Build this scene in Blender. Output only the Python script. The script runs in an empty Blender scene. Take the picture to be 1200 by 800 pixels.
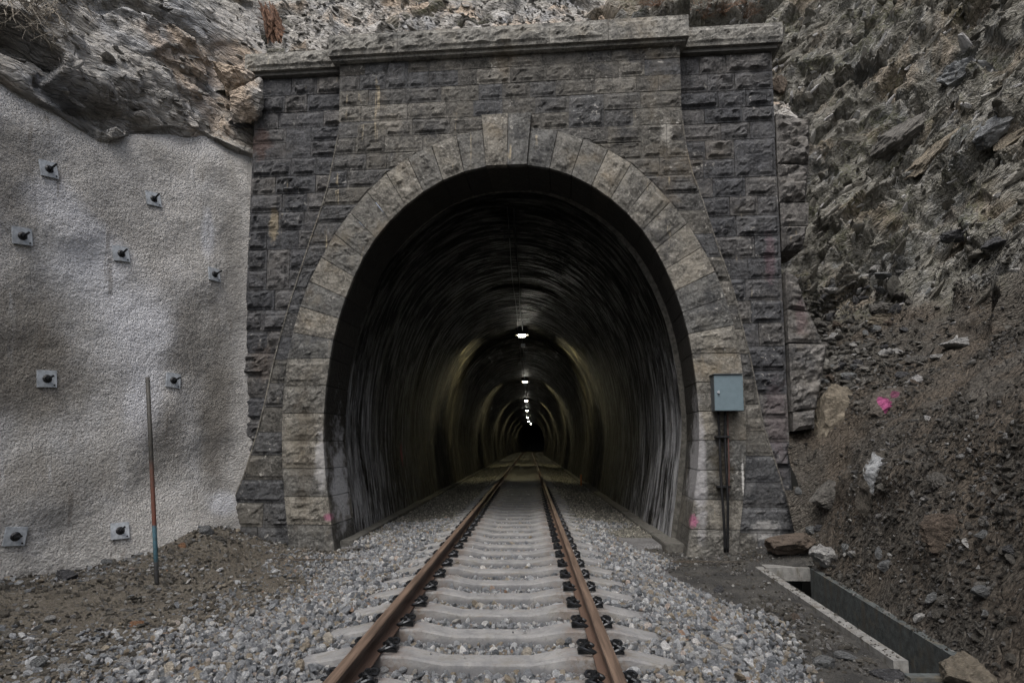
import bpy, bmesh, math, random
import numpy as np
from mathutils import Vector, Matrix, Euler
from mathutils.bvhtree import BVHTree
random.seed(7); RS = np.random.RandomState(7)
R = math.radians
sc = bpy.context.scene
COL = sc.collection

# ---------------------------------------------------------------- camera
FPX = 723.0; CAM = np.array([.29, 0, 1.245]); PITCH = R(5.9)
PPY = 521 - FPX * math.tan(PITCH); YAW = math.atan(20 / (FPX / math.cos(PITCH)))
fw = np.array([-math.sin(YAW) * math.cos(PITCH), math.cos(YAW) * math.cos(PITCH), math.sin(PITCH)])
rt = np.array([math.cos(YAW), math.sin(YAW), 0.]); upv = np.cross(rt, fw)
cd = bpy.data.cameras.new('camera'); cam = bpy.data.objects.new('camera', cd); COL.objects.link(cam)
cd.sensor_width = 36; cd.lens = 36 * FPX / 1200; cd.shift_y = (PPY - 400) / 1200.
cd.clip_start = .05; cd.clip_end = 1000
cam.location = CAM; cam.rotation_euler = (R(90) + PITCH, 0, YAW)
sc.camera = cam
# ---------------------------------------------------------------- light
w = bpy.data.worlds.new("World"); sc.world = w; w.use_nodes = True
wn = w.node_tree; bg = wn.nodes['Background']
SUN_EL, SUN_AZ = R(58), R(200)       # azimuth measured clockwise from +Y (behind the camera, a little to its left)
sky = wn.nodes.new('ShaderNodeTexSky'); sky.sky_type = 'NISHITA'; sky.sun_disc = False
sky.sun_elevation = SUN_EL; sky.sun_rotation = SUN_AZ; sky.air_density = 1.0; sky.dust_density = 6; sky.ozone_density = 1
hs = wn.nodes.new('ShaderNodeHueSaturation'); hs.inputs['Saturation'].default_value = .62   # overcast: a nearly grey sky
wn.links.new(sky.outputs[0], hs.inputs['Color']); wn.links.new(hs.outputs[0], bg.inputs[0]); bg.inputs[1].default_value = .15
sd = bpy.data.lights.new('sun', 'SUN'); sd.energy = 1.1; sd.angle = R(25); sd.color = (1, .985, .97)
so = bpy.data.objects.new('sun', sd); COL.objects.link(so)
dirv = Vector((math.sin(SUN_AZ) * math.cos(SUN_EL), math.cos(SUN_AZ) * math.cos(SUN_EL), math.sin(SUN_EL)))
so.rotation_euler = dirv.to_track_quat('Z', 'Y').to_euler(); so.location = (0, -5, 20)
vs = sc.view_settings; vs.view_transform = 'Standard'; vs.look = 'None'; vs.gamma = 1; vs.use_curve_mapping = False
vs.exposure = 0.5
sc.cycles.max_bounces = 6; sc.cycles.diffuse_bounces = 4

def ray(px, py):
    d = fw * FPX + rt * (px - 600) + upv * (PPY - py); return d / np.linalg.norm(d)
def PZ(px, py, z): d = ray(px, py); return CAM + d * (z - CAM[2]) / d[2]

# ---------------------------------------------------------------- numpy noise
def _h(ix, iy, iz, s):
    n = (ix.astype(np.int64) * 374761393 + iy.astype(np.int64) * 668265263 + iz.astype(np.int64) * 2147483647 + s * 974634777) & 0xffffffff
    n = ((n ^ (n >> 13)) * 1274126177) & 0xffffffff
    n = ((n ^ (n >> 16)) * 2246822519) & 0xffffffff
    n = n ^ (n >> 15)
    return (n & 0xffffff).astype(np.float64) / 16777216.0
def vn(P, s=0):
    P = np.asarray(P, float); i = np.floor(P); f = P - i; i = i.astype(np.int64); f = f * f * (3 - 2 * f)
    r = 0
    for a in (0, 1):
        wa = f[:, 0] if a else 1 - f[:, 0]
        for b in (0, 1):
            wb = f[:, 1] if b else 1 - f[:, 1]
            for c in (0, 1):
                wc = f[:, 2] if c else 1 - f[:, 2]
                r = r + wa * wb * wc * _h(i[:, 0] + a, i[:, 1] + b, i[:, 2] + c, s)
    return r * 2 - 1
def fbm(P, o=4, s=0, g=.5):
    r = 0; a = 1
    for k in range(o): r = r + a * vn(P * 2.03 ** k + 17.3 * k, s + k); a *= g
    return r
def facet(P, s=0, tilt=.8):
    """broken-rock facets: each cell is a tilted plane of its own height; returns (height, gap to the next cell, cell id)"""
    P = np.asarray(P, float); b = np.floor(P - .5 + .0).astype(np.int64)
    n = len(P); d1 = np.full(n, 9.); d2 = np.full(n, 9.); best = np.zeros((n, 3)); bid = np.zeros(n)
    for a in (0, 1):
        for c in (0, 1):
            for e in (0, 1):
                ix, iy, iz = b[:, 0] + a, b[:, 1] + c, b[:, 2] + e
                q = np.stack([ix + .5 + .8 * (_h(ix, iy, iz, s + 1) - .5), iy + .5 + .8 * (_h(ix, iy, iz, s + 2) - .5), iz + .5 + .8 * (_h(ix, iy, iz, s + 3) - .5)], 1)
                v = P - q; d = np.sqrt((v * v).sum(1)); m = d < d1
                d2 = np.where(m, d1, np.minimum(d2, d)); d1 = np.where(m, d, d1)
                best[m] = v[m]; bid = np.where(m, _h(ix, iy, iz, s + 4), bid)
    t = np.stack([np.sin(bid * 91.7), np.cos(bid * 57.3), np.sin(bid * 33.1 + 2)], 1)
    return (bid - .5) + tilt * (best * t).sum(1), d2 - d1, bid

# ---------------------------------------------------------------- object helpers
def tag(o, label=None, cat=None, group=None, kind=None):
    if label: o['label'] = label
    if cat: o['category'] = cat
    if group: o['group'] = group
    if kind: o['kind'] = kind
    return o
def mesh_obj(name, V, F, mat, parent=None, smooth=False):
    me = bpy.data.meshes.new(name); me.from_pydata([tuple(v) for v in V], [], [tuple(f) for f in F]); me.update()
    if smooth: me.polygons.foreach_set('use_smooth', [True] * len(me.polygons))
    o = bpy.data.objects.new(name, me); COL.objects.link(o)
    if mat: me.materials.append(mat)
    if parent: o.parent = parent
    return o
def grid_obj(name, P, mat, parent=None, smooth=True, keep=None, flip=False, flat_id=False):
    """P: (n,m,3) array of points"""
    n, m = P.shape[:2]; idx = np.arange(n * m).reshape(n, m)
    a, b, c, d = idx[:-1, :-1].ravel(), idx[1:, :-1].ravel(), idx[1:, 1:].ravel(), idx[:-1, 1:].ravel()
    Fq = np.stack([a, b, c, d] if not flip else [a, d, c, b], 1)
    if keep is not None: Fq = Fq[keep.ravel()]
    me = bpy.data.meshes.new(name); me.vertices.add(n * m); me.vertices.foreach_set('co', P.reshape(-1))
    me.loops.add(len(Fq) * 4); me.loops.foreach_set('vertex_index', Fq.ravel().astype(np.int32))
    me.polygons.add(len(Fq)); me.polygons.foreach_set('loop_start', np.arange(0, len(Fq) * 4, 4, dtype=np.int32))
    me.polygons.foreach_set('loop_total', np.full(len(Fq), 4, np.int32))
    me.polygons.foreach_set('use_smooth', np.full(len(Fq), smooth))
    me.update(calc_edges=True)
    if mat: me.materials.append(mat)
    o = bpy.data.objects.new(name, me); COL.objects.link(o)
    if parent: o.parent = parent
    return o
def empty(name, loc, rz=0, **k):
    o = bpy.data.objects.new(name, None); COL.objects.link(o); o.location = loc; o.rotation_euler = (0, 0, rz); o.empty_display_size = .1
    return tag(o, **k)
class MB:
    def __init__(s): s.V = []; s.F = []
    def add(s, V, F): b = len(s.V); s.V += [tuple(v) for v in V]; s.F += [tuple(i + b for i in f) for f in F]; return s
    def box(s, x0, x1, y0, y1, z0, z1, bev=0):
        if bev <= 0:
            V = [(x0, y0, z0), (x1, y0, z0), (x1, y1, z0), (x0, y1, z0), (x0, y0, z1), (x1, y0, z1), (x1, y1, z1), (x0, y1, z1)]
            return s.add(V, [(0, 3, 2, 1), (4, 5, 6, 7), (0, 1, 5, 4), (1, 2, 6, 5), (2, 3, 7, 6), (3, 0, 4, 7)])
        bm = bmesh.new(); bmesh.ops.create_cube(bm, size=1)
        for v in bm.verts: v.co = Vector(((x0 + x1) / 2 + v.co.x * (x1 - x0), (y0 + y1) / 2 + v.co.y * (y1 - y0), (z0 + z1) / 2 + v.co.z * (z1 - z0)))
        bmesh.ops.bevel(bm, geom=bm.edges[:] + bm.verts[:], offset=bev, segments=2, affect='EDGES')
        V = [v.co[:] for v in bm.verts]; F = [[v.index for v in f.verts] for f in bm.faces]; bm.free(); return s.add(V, F)
    def tube(s, pts, r, n=8, cap=True):
        pts = [Vector(p) for p in pts]; V = []; F = []; nrm = None
        for i, p in enumerate(pts):
            t = (pts[min(i + 1, len(pts) - 1)] - pts[max(i - 1, 0)]).normalized()
            if nrm is None: nrm = t.orthogonal().normalized()
            nrm = (nrm - t * nrm.dot(t)).normalized(); bn = t.cross(nrm)
            rr = r[i] if hasattr(r, '__len__') else r
            V += [p + (nrm * math.cos(2 * math.pi * k / n) + bn * math.sin(2 * math.pi * k / n)) * rr for k in range(n)]
        for i in range(len(pts) - 1):
            for k in range(n): F.append((i * n + k, i * n + (k + 1) % n, (i + 1) * n + (k + 1) % n, (i + 1) * n + k))
        if cap: F.append(tuple(range(n))[::-1]); F.append(tuple((len(pts) - 1) * n + k for k in range(n)))
        return s.add(V, F)
    def build(s, name, mat, parent=None, smooth=False): return mesh_obj(name, s.V, s.F, mat, parent, smooth)

# ---------------------------------------------------------------- materials
class NT:
    def __init__(s, name, rough=.85, spec=.3):
        m = bpy.data.materials.new(name); m.use_nodes = True; s.m = m; s.t = m.node_tree; s.b = s.t.nodes['Principled BSDF']
        s.b.inputs['Roughness'].default_value = rough; s.b.inputs['Specular IOR Level'].default_value = spec
        s._geo = None
    def n(s, ty, **k):
        x = s.t.nodes.new(ty)
        for a, v in k.items(): setattr(x, a, v)
        return x
    def l(s, a, b): s.t.links.new(a, b)
    def pos(s):
        if not s._geo: s._geo = s.n('ShaderNodeNewGeometry')
        return s._geo.outputs['Position']
    def obj(s): return s.n('ShaderNodeTexCoord').outputs['Object']
    def map(s, v, scale=(1, 1, 1), rot=(0, 0, 0), loc=(0, 0, 0)):
        m = s.n('ShaderNodeMapping'); s.l(v, m.inputs[0]); m.inputs['Location'].default_value = loc; m.inputs['Rotation'].default_value = rot; m.inputs['Scale'].default_value = scale
        return m.outputs[0]
    def noise(s, v, scale=1, detail=6, rough=.6, dist=0):
        x = s.n('ShaderNodeTexNoise'); s.l(v, x.inputs['Vector']); x.inputs['Scale'].default_value = scale; x.inputs['Detail'].default_value = detail
        x.inputs['Roughness'].default_value = rough; x.inputs['Distortion'].default_value = dist; return x.outputs['Fac']
    def vor(s, v, scale=1, feature='F1', out='Distance'):
        x = s.n('ShaderNodeTexVoronoi', feature=feature); s.l(v, x.inputs['Vector']); x.inputs['Scale'].default_value = scale; return x.outputs[out]
    def ramp(s, f, stops, interp='LINEAR'):
        x = s.n('ShaderNodeValToRGB'); s.l(f, x.inputs[0]); r = x.color_ramp; r.interpolation = interp
        while len(r.elements) > 1: r.elements.remove(r.elements[-1])
        for i, (p, c) in enumerate(stops):
            e = r.elements[0] if i == 0 else r.elements.new(p)
            e.position = p; e.color = (c, c, c, 1) if not hasattr(c, '__len__') else (*c, 1)
        return x.outputs[0]
    def rng(s, f, a, b, c=0, d=1, smooth=True):
        x = s.n('ShaderNodeMapRange'); x.interpolation_type = 'SMOOTHSTEP' if smooth else 'LINEAR'
        s.l(f, x.inputs[0]); x.inputs[1].default_value = a; x.inputs[2].default_value = b; x.inputs[3].default_value = c; x.inputs[4].default_value = d; return x.outputs[0]
    def mix(s, f, a, b, mode='MIX'):
        x = s.n('ShaderNodeMix', data_type='RGBA', blend_type=mode)
        for i, v in ((0, f), (6, a), (7, b)):
            if hasattr(v, 'is_linked'): s.l(v, x.inputs[i])
            else: x.inputs[i].default_value = v if i == 0 else ((*v, 1) if hasattr(v, '__len__') else (v, v, v, 1))
        return x.outputs[2]
    def math(s, op, a, b=0):
        x = s.n('ShaderNodeMath', operation=op)
        for i, v in enumerate((a, b)):
            if hasattr(v, 'is_linked'): s.l(v, x.inputs[i])
            else: x.inputs[i].default_value = v
        return x.outputs[0]
    def rnd(s): return s.n('ShaderNodeObjectInfo').outputs['Random']
    def sep(s, v): x = s.n('ShaderNodeSeparateXYZ'); s.l(v, x.inputs[0]); return x.outputs
    def spot(s, v, c, r, ns=4., thr=.45, soft=.2, amt=.6):
        """a stain or paint mark: an ellipsoid round c with a ragged edge"""
        a = s.n('ShaderNodeVectorMath', operation='SUBTRACT'); s.l(v, a.inputs[0]); a.inputs[1].default_value = c
        b = s.n('ShaderNodeVectorMath', operation='DIVIDE'); s.l(a.outputs[0], b.inputs[0]); b.inputs[1].default_value = r
        l = s.n('ShaderNodeVectorMath', operation='LENGTH'); s.l(b.outputs[0], l.inputs[0])
        k = s.math('SUBTRACT', 1., l.outputs['Value']); k = s.math('ADD', k, s.math('MULTIPLY', s.math('SUBTRACT', s.noise(v, ns, 6, .65), .5), 2 * amt))
        return s.rng(k, thr - soft, thr + soft)
    def bump(s, parts, dist=.02, strength=1.):
        h = None
        for f, a in parts:
            t = s.math('MULTIPLY', f, a); h = t if h is None else s.math('ADD', h, t)
        x = s.n('ShaderNodeBump'); s.l(h, x.inputs['Height']); x.inputs['Distance'].default_value = dist; x.inputs['Strength'].default_value = strength
        s.l(x.outputs[0], s.b.inputs['Normal'])
    def col(s, c):
        if hasattr(c, 'is_linked'): s.l(c, s.b.inputs['Base Color'])
        else: s.b.inputs['Base Color'].default_value = (*c, 1)
        return s.m

ALPHA = R(3.5); PX = Vector((0, 9.6, 0))
def pw(s, y, z):   # portal coordinates -> world
    return (s * math.cos(ALPHA) + y * math.sin(ALPHA), 9.6 - s * math.sin(ALPHA) + y * math.cos(ALPHA), z)

def stone_mat(name, cols, stains=(), bumpd=.02, reveal_dark=0, warm=.5, paint=()):
    t = NT(name, .8, .25); p = t.pos(); r = t.rnd()
    base = t.ramp(r, cols, 'LINEAR')
    g = t.noise(p, 7, 8, .72); g2 = t.noise(p, 28, 5, .75); big = t.noise(p, .9, 4, .6)
    c = t.mix(t.rng(g, .32, .68), t.mix(1., base, .45, 'MULTIPLY'), t.mix(1., base, 1.7, 'MULTIPLY'))
    c = t.mix(t.rng(g2, .45, .7, 0, .65), c, t.mix(1., base, 2.3, 'MULTIPLY'))
    c = t.mix(t.rng(t.noise(p, 2.6, 5, .6), .5, .64, 0, .45), c, t.mix(1., base, (1.9, 1.85, 1.75), 'MULTIPLY'))
    c = t.mix(t.rng(big, .56, .72, 0, warm), c, t.mix(1., base, (1.75, 1.45, 1.05), 'MULTIPLY'))      # tan weathering
    c = t.mix(t.rng(t.noise(p, 1.4, 5, .65, .4), .52, .68, 0, .55), c, (.022, .024, .029))   # black crust
    lic = t.noise(p, 14, 4, .6, .5); lm = t.noise(t.map(p, (1, 1, 1), (0, 0, 0), (7, 3, 1)), 1.8, 3, .5)
    c = t.mix(t.math('MULTIPLY', t.rng(lic, .6, .68, 0, .6), t.rng(lm, .5, .65)), c, (.42, .41, .38))    # pale lime and lichen
    drip = t.noise(t.map(p, (9, 9, .8)), 1, 5, .6); dm = t.noise(t.map(p, (1, 1, 1), (0, 0, 0), (1, 8, 4)), 1.1, 3, .5)
    c = t.mix(t.math('MULTIPLY', t.rng(drip, .62, .72, 0, .7), t.rng(dm, .52, .62)), c, (.36, .31, .22))
    if reveal_dark:   # reveal darkened behind the front edge, washed paler by lime near the ground
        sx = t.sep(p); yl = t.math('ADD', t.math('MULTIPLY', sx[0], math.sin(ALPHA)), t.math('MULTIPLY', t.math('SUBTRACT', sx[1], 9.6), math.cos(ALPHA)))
        dark_ = t.math('MULTIPLY', t.rng(yl, -.02, .07, 0, .93), t.rng(t.math('ADD', sx[2], t.math('MULTIPLY', t.noise(p, 3, 4), 1.5)), .8, 2.6, .45, 1))
        c = t.mix(dark_, c, (.014, .013, .011))
    for (cc, rr, colr, amt, ns) in stains:
        c = t.mix(t.math('MULTIPLY', t.spot(p, cc, rr, ns), amt), c, colr)
    t.bump([(g, .9), (g2, .5), (t.vor(p, 16), .5)], bumpd)
    return t.col(c)

JAMB = [((*pw(-2.86, .5, .9),), (.22, .75, 1.9), (.42, .43, .45), .85, 4), ((*pw(-3.0, -.03, 1.0),), (.17, .2, .75), (.34, .34, .34), .75, 8), ((*pw(2.83, .1, .9),), (.16, .9, 1.7), (.3, .3, .31), .75, 5),
        ((*pw(3.47, -.02, .75),), (.035, .3, .45), (.5, .5, .49), .8, 7), ((*pw(3.75, -.0, .0),), (.35, .4, .25), (.3, .3, .295), .6, 9),
        ((*pw(2.72, -.05, .12),), (.13, .3, .16), (.36, .1, .2), .6, 30), ((*pw(-2.85, -.05, .12),), (.13, .3, .1), (.33, .09, .18), .6, 30),
        ((*pw(2.5, -.02, 6.2),), (.16, .3, .36), (.34, .33, .3), .6, 18), ((*pw(3.15, .1, .9),), (.32, .4, 1.3), (.045, .039, .027), .8, 5), ((*pw(-3.3, .1, 1.2),), (.4, .4, 2.2), (.06, .05, .037), .55, 4)]
M_ASH = stone_mat('rock_faced_ashlar', [(0, (.046, .048, .051)), (.3, (.054, .055, .056)), (.6, (.06, .058, .053)), (.85, (.068, .066, .06)), (1, (.1, .096, .087))], JAMB)
M_VOU = stone_mat('arch_stone', [(0, (.075, .076, .074)), (.5, (.098, .095, .086)), (1, (.13, .123, .107))], JAMB, warm=.5, reveal_dark=1)
M_WING = stone_mat('wing_ashlar', [(0, (.04, .042, .046)), (.5, (.052, .053, .056)), (1, (.07, .068, .066))],
    [((*pw(4.1, .3, 4.2),), (.14, .3, .7), (.12, .07, .085), .4, 14), ((*pw(4.1, .3, 1.6),), (.3, .4, 1.2), (.1, .078, .085), .4, 9),
     ((*pw(-4.1, .3, 5.0),), (.14, .3, .5), (.25, .21, .14), .6, 14), ((*pw(-4.4, .3, 6.5),), (.3, .4, .5), (.1, .065, .055), .6, 9), ((*pw(-4.2, .3, 2.6),), (.35, .4, .5), (.09, .07, .055), .4, 9)], warm=.3)
M_RUB = stone_mat('pinkish_rubble', [(0, (.062, .06, .058)), (1, (.09, .087, .083))], [((*pw(4.5, .1, 3.2),), (.15, .5, .5), (.12, .075, .085), .4, 14)])
M_COP = stone_mat('coping_stone', [(0, (.13, .128, .118)), (1, (.18, .176, .16))], warm=.3)
def simple(name, c, rough=.6, metal=0, bumps=None, var=.3, spec=.4, rust=None):
    t = NT(name, rough, spec); t.b.inputs['Metallic'].default_value = metal; o = t.obj()
    g = t.noise(o, 14, 6, .65); k = t.mix(t.rng(g, .3, .7), t.mix(1., c, 1 - var, 'MULTIPLY'), t.mix(1., c, 1 + var, 'MULTIPLY'))
    if name in ('precast_concrete', 'damp_concrete'): k = t.mix(t.rng(t.noise(t.map(o, (5, 5, 1.2)), 1, 6, .7), .5, .62, 0, .7), k, (.07, .062, .048)); k = t.mix(t.rng(t.noise(o, 5, 6, .75), .55, .63, 0, .6), k, (.1, .09, .07))
    if rust: k = t.mix(t.rng(t.noise(o, 6, 5, .6), rust[1], rust[1] + .1), k, rust[0])
    t.bump([(g, 1), (t.noise(o, 70, 3), .4)], bumps or .003)
    return t.col(k)
M_MORTAR = simple('mortar', (.1, .098, .092), .95)
M_BLACK = simple('black_steel', (.025, .026, .028), .45, .6, .001)
M_CLIP = simple('spring_steel', (.03, .032, .035), .4, .7, .001)
M_ZINC = simple('galvanised_steel', (.34, .37, .4), .65, .0, .002, rust=((.2, .14, .09), .68))
M_BOX = simple('blue_grey_paint', (.115, .16, .185), .5, .1, .001, .07)
M_BOXS = simple('dark_cabinet_side', (.07, .08, .085), .6, .1, .001, .2)
M_CONC = simple('precast_concrete', (.17, .17, .163), .9, 0, .006, .25)
M_CONCD = simple('damp_concrete', (.06, .068, .068), .75, 0, .006, .4)
M_KERB = simple('kerb_concrete', (.085, .083, .075), .9, 0, .01, .4)

# sleeper concrete
t = NT('sleeper_concrete', .85, .3); p = t.pos()
c = t.mix(t.rng(t.noise(p, 7, 7, .7), .3, .7), (.15, .153, .157), (.25, .25, .245))
c = t.mix(t.rng(t.noise(t.map(p, (3, 30, 10)), 1, 5, .6), .58, .7, 0, .5), c, (.2, .17, .13))
c = t.mix(t.rng(t.noise(p, 40, 4, .7), .56, .66, 0, .6), c, (.11, .108, .1)); c = t.mix(t.rng(t.noise(p, 3.5, 7, .75), .52, .62, 0, .6), c, (.13, .125, .11))
shade_z = t.math('ADD', t.sep(p)[2], t.math('MULTIPLY', t.noise(p, 12, 5, .7), .05)); c = t.mix(t.rng(shade_z, -.185, -.235, 0, .7), c, (.08, .083, .09))  # sides darkened downwards: shade of the sleeper faces painted into the colour
ax_ = t.math('ABSOLUTE', t.math('SUBTRACT', t.math('ABSOLUTE', t.sep(p)[0]), .75)); c = t.mix(t.math('MULTIPLY', t.rng(ax_, .3, .12, 0, .6), t.rng(t.noise(p, 14, 5, .7), .35, .6)), c, (.1, .07, .052))
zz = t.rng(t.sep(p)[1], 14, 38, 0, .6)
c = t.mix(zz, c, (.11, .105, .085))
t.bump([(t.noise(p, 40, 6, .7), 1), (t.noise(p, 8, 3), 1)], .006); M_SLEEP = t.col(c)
# rail steel, rusty; head polished dull brown
t = NT('rusty_rail', .62, .35); p = t.obj(); g = t.noise(t.map(p, (30, 2.5, 30)), 1, 7, .7)
c = t.mix(t.rng(g, .35, .68), (.05, .034, .027), (.125, .083, .063))
c = t.mix(t.rng(t.noise(p, 25, 5, .7), .58, .7, 0, .7), c, (.18, .095, .06)); c = t.mix(t.rng(t.noise(t.map(p, (8, .6, 8)), 1, 4), .55, .7, 0, .6), c, (.06, .04, .034))
t.b.inputs['Metallic'].default_value = .25; c = t.mix(t.rng(t.sep(p)[2], .1, .06, 0, .75), c, (.135, .088, .066)); t.bump([(g, 1), (t.noise(p, 90, 4), .6)], .003); M_RAIL = t.col(c)
t = NT('worn_rail_head', .62, .3); g = t.noise(t.map(p := t.obj(), (40, 1.2, 40)), 1, 6, .7)
c = t.mix(t.rng(g, .35, .7), (.08, .056, .042), (.19, .135, .1)); t.b.inputs['Metallic'].default_value = .2; t.bump([(g, 1)], .002); M_HEAD = t.col(c)

# loose stones: colour per stone
def pebble_mat(name, cols, br=1.):
    t = NT(name, .85, .3); o = t.obj(); r = t.rnd()
    c = t.ramp(r, [(a, tuple(x * br for x in b)) for a, b in cols]); g = t.noise(o, 2.2, 6, .7); 
    c = t.mix(t.rng(g, .3, .7), t.mix(1., c, .72, 'MULTIPLY'), t.mix(1., c, 1.25, 'MULTIPLY'))
    t.bump([(g, 1), (t.noise(o, 9, 4), .4)], .08); return t.col(c)
M_BAL = pebble_mat('ballast_stone', [(0, (.15, .165, .18)), (.2, (.3, .32, .345)), (.5, (.46, .48, .505)), (.64, (.33, .28, .21)), (.7, (.48, .43, .35)), (.76, (.56, .585, .61)), (.9, (.7, .715, .73)), (.97, (.8, .79, .77)), (1, (.4, .25, .16))])
M_BALT = pebble_mat('tunnel_ballast_stone', [(0, (.13, .13, .115)), (.5, (.3, .29, .25)), (.9, (.48, .46, .39)), (1, (.75, .72, .62))])
M_GRIT = pebble_mat('earth_stone', [(0, (.06, .055, .046)), (.5, (.14, .13, .11)), (.75, (.19, .185, .17)), (.9, (.3, .3, .3)), (1, (.6, .6, .58))])
M_GRITB = pebble_mat('bank_stone', [(0, (.035, .032, .027)), (.5, (.085, .08, .07)), (.8, (.13, .125, .115)), (.95, (.2, .2, .2)), (1, (.42, .42, .41))])
M_SCREE = pebble_mat('scree_stone', [(0, (.07, .067, .06)), (.5, (.14, .135, .122)), (.8, (.21, .205, .19)), (.95, (.3, .3, .3)), (1, (.45, .45, .44))])
M_SHARD = pebble_mat('slate_shard', [(0, (.08, .076, .064)), (.45, (.21, .203, .178)), (.75, (.32, .314, .29)), (.9, (.45, .45, .45)), (1, (.58, .58, .58))])
M_SHARDG = pebble_mat('pale_shard', [(0, (.12, .117, .11)), (.5, (.24, .236, .225)), (.85, (.36, .35, .33)), (1, (.48, .46, .43))])

def earth_mat(name, a, b, c3, scale=1.):
    t = NT(name, .95, .15); p = t.pos(); g = t.noise(p, 2.2 * scale, 8, .7); g2 = t.noise(p, 30 * scale, 6, .75)
    c = t.mix(t.rng(g, .35, .65), a, b); c = t.mix(t.rng(g2, .45, .68, 0, .75), c, c3); c = t.mix(t.rng(t.noise(p, 70, 4, .6), .35, .5, .55, 0), c, t.mix(1., a, .45, 'MULTIPLY'))
    v = t.vor(p, 38); c = t.mix(t.rng(v, .12, .3, .5, 0), c, c3)
    t.bump([(g2, 1), (g, 1.2), (v, -.6), (t.noise(p, 90, 3), .3)], .03); return t, c
t, c = earth_mat('ground_earth', (.075, .065, .05), (.125, .112, .09), (.2, .19, .175))
p = t.pos(); sx = t.sep(p)
c = t.mix(t.rng(sx[0], .5, 2.2), c, t.mix(t.rng(t.noise(p, 3, 6, .6), .35, .65), (.042, .042, .041), (.075, .073, .068)))
M_EARTH = t.col(c)
t, c = earth_mat('ballast_fines', (.1, .1, .1), (.17, .17, .17), (.28, .28, .285)); M_FINES = t.col(c)

def strata(n):
    n = Vector(n).normalized(); a = n.orthogonal().normalized(); return Matrix((a, n.cross(a), n))   # rows: two in-bed axes, bed normal
BED_R, BED_L = strata((-.45, .6, .68)), strata((.42, -.25, .85))
def rock_mat(name, pal, bed, stretch, moss=0., tan=.5, dirtz=None):
    t = NT(name, .85, .25); p = t.pos(); wv = t.n('ShaderNodeTexNoise'); t.l(p, wv.inputs['Vector']); wv.inputs['Scale'].default_value = 1.6; wv.inputs['Detail'].default_value = 4
    sc_ = t.n('ShaderNodeVectorMath', operation='SCALE'); t.l(wv.outputs['Color'], sc_.inputs[0]); sc_.inputs['Scale'].default_value = .35
    ad = t.n('ShaderNodeVectorMath', operation='ADD'); t.l(p, ad.inputs[0]); t.l(sc_.outputs[0], ad.inputs[1])
    q = t.map(t.map(ad.outputs[0], (1, 1, 1), bed.to_euler()), stretch)
    a = t.noise(q, 2.2, 9, .68, .6); b = t.noise(q, 9, 7, .72, .3); f = t.noise(p, 40, 5, .7)
    big = t.noise(p, .55, 5, .6, .5)
    c = t.ramp(t.math('ADD', t.math('MULTIPLY', a, .6), t.math('MULTIPLY', b, .45)), [(.36, pal[0]), (.48, pal[1]), (.58, pal[2]), (.7, pal[3])])
    c = t.mix(t.rng(big, .5, .62, 0, tan), c, t.mix(1., c, (1.5, 1.12, .78), 'MULTIPLY'))
    c = t.mix(t.rng(t.noise(t.map(p, (1, 1, 1), (0, 0, 0), (9, 5, 2)), .8, 4, .6), .5, .64, 0, .5), c, t.mix(1., c, (.62, .7, .85), 'MULTIPLY'))
    v = t.vor(q, 5, 'DISTANCE_TO_EDGE'); c = t.mix(t.rng(v, .0, .03, .45, 0), c, (.04, .037, .032))
    v2 = t.vor(q, 14); c = t.mix(t.rng(f, .6, .75, 0, .5), c, pal[3])
    if moss: c = t.mix(t.math('MULTIPLY', t.rng(t.noise(p, .9, 5, .6), .5, .6, 0, moss), t.rng(t.noise(p, 11, 4), .4, .6)), c, (.085, .095, .035))
    if dirtz:
        dt = t.mix(t.rng(t.noise(p, 30, 6, .7), .4, .65), (.052, .047, .04), (.115, .107, .094))
        dt = t.mix(t.rng(t.noise(p, 1.3, 6, .6), .4, .62), dt, t.mix(1., dt, (1.12, 1.03, .95), 'MULTIPLY'))
        z = t.math('ADD', t.math('SUBTRACT', t.sep(p)[2], t.math('MULTIPLY', t.sep(p)[0], -.0)), t.math('MULTIPLY', t.noise(p, .9, 5), 1.6))
        c = t.mix(t.rng(z, dirtz[0], dirtz[1]), dt, c)
    t.bump([(b, 1.), (a, 1.3), (f, .35), (v2, -.8), (t.math('MINIMUM', v, .08), 6)], .05)
    return t, c
SR = (0, R(-52), R(10))
t, c = rock_mat('slate_cliff', ((.035, .034, .028), (.13, .127, .108), (.25, .245, .222), (.44, .44, .425)), BED_R, (.6, .8, 3.2), .38, .3, (4.1, 5.1)); M_CLIFF = t.col(c)
t, c = rock_mat('grey_rock', ((.1, .095, .087), (.28, .27, .25), (.42, .41, .39), (.58, .565, .54)), BED_L, (.5, .8, 2.2), .08, .5); M_ROCK = t.col(c)
t, c = rock_mat('boulder_rock', ((.07, .065, .055), (.15, .145, .135), (.21, .205, .19), (.33, .32, .3)), strata((0, 0, 1)), (1, 1, 1.5), 0, .3); M_BOULD = t.col(c)

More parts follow.
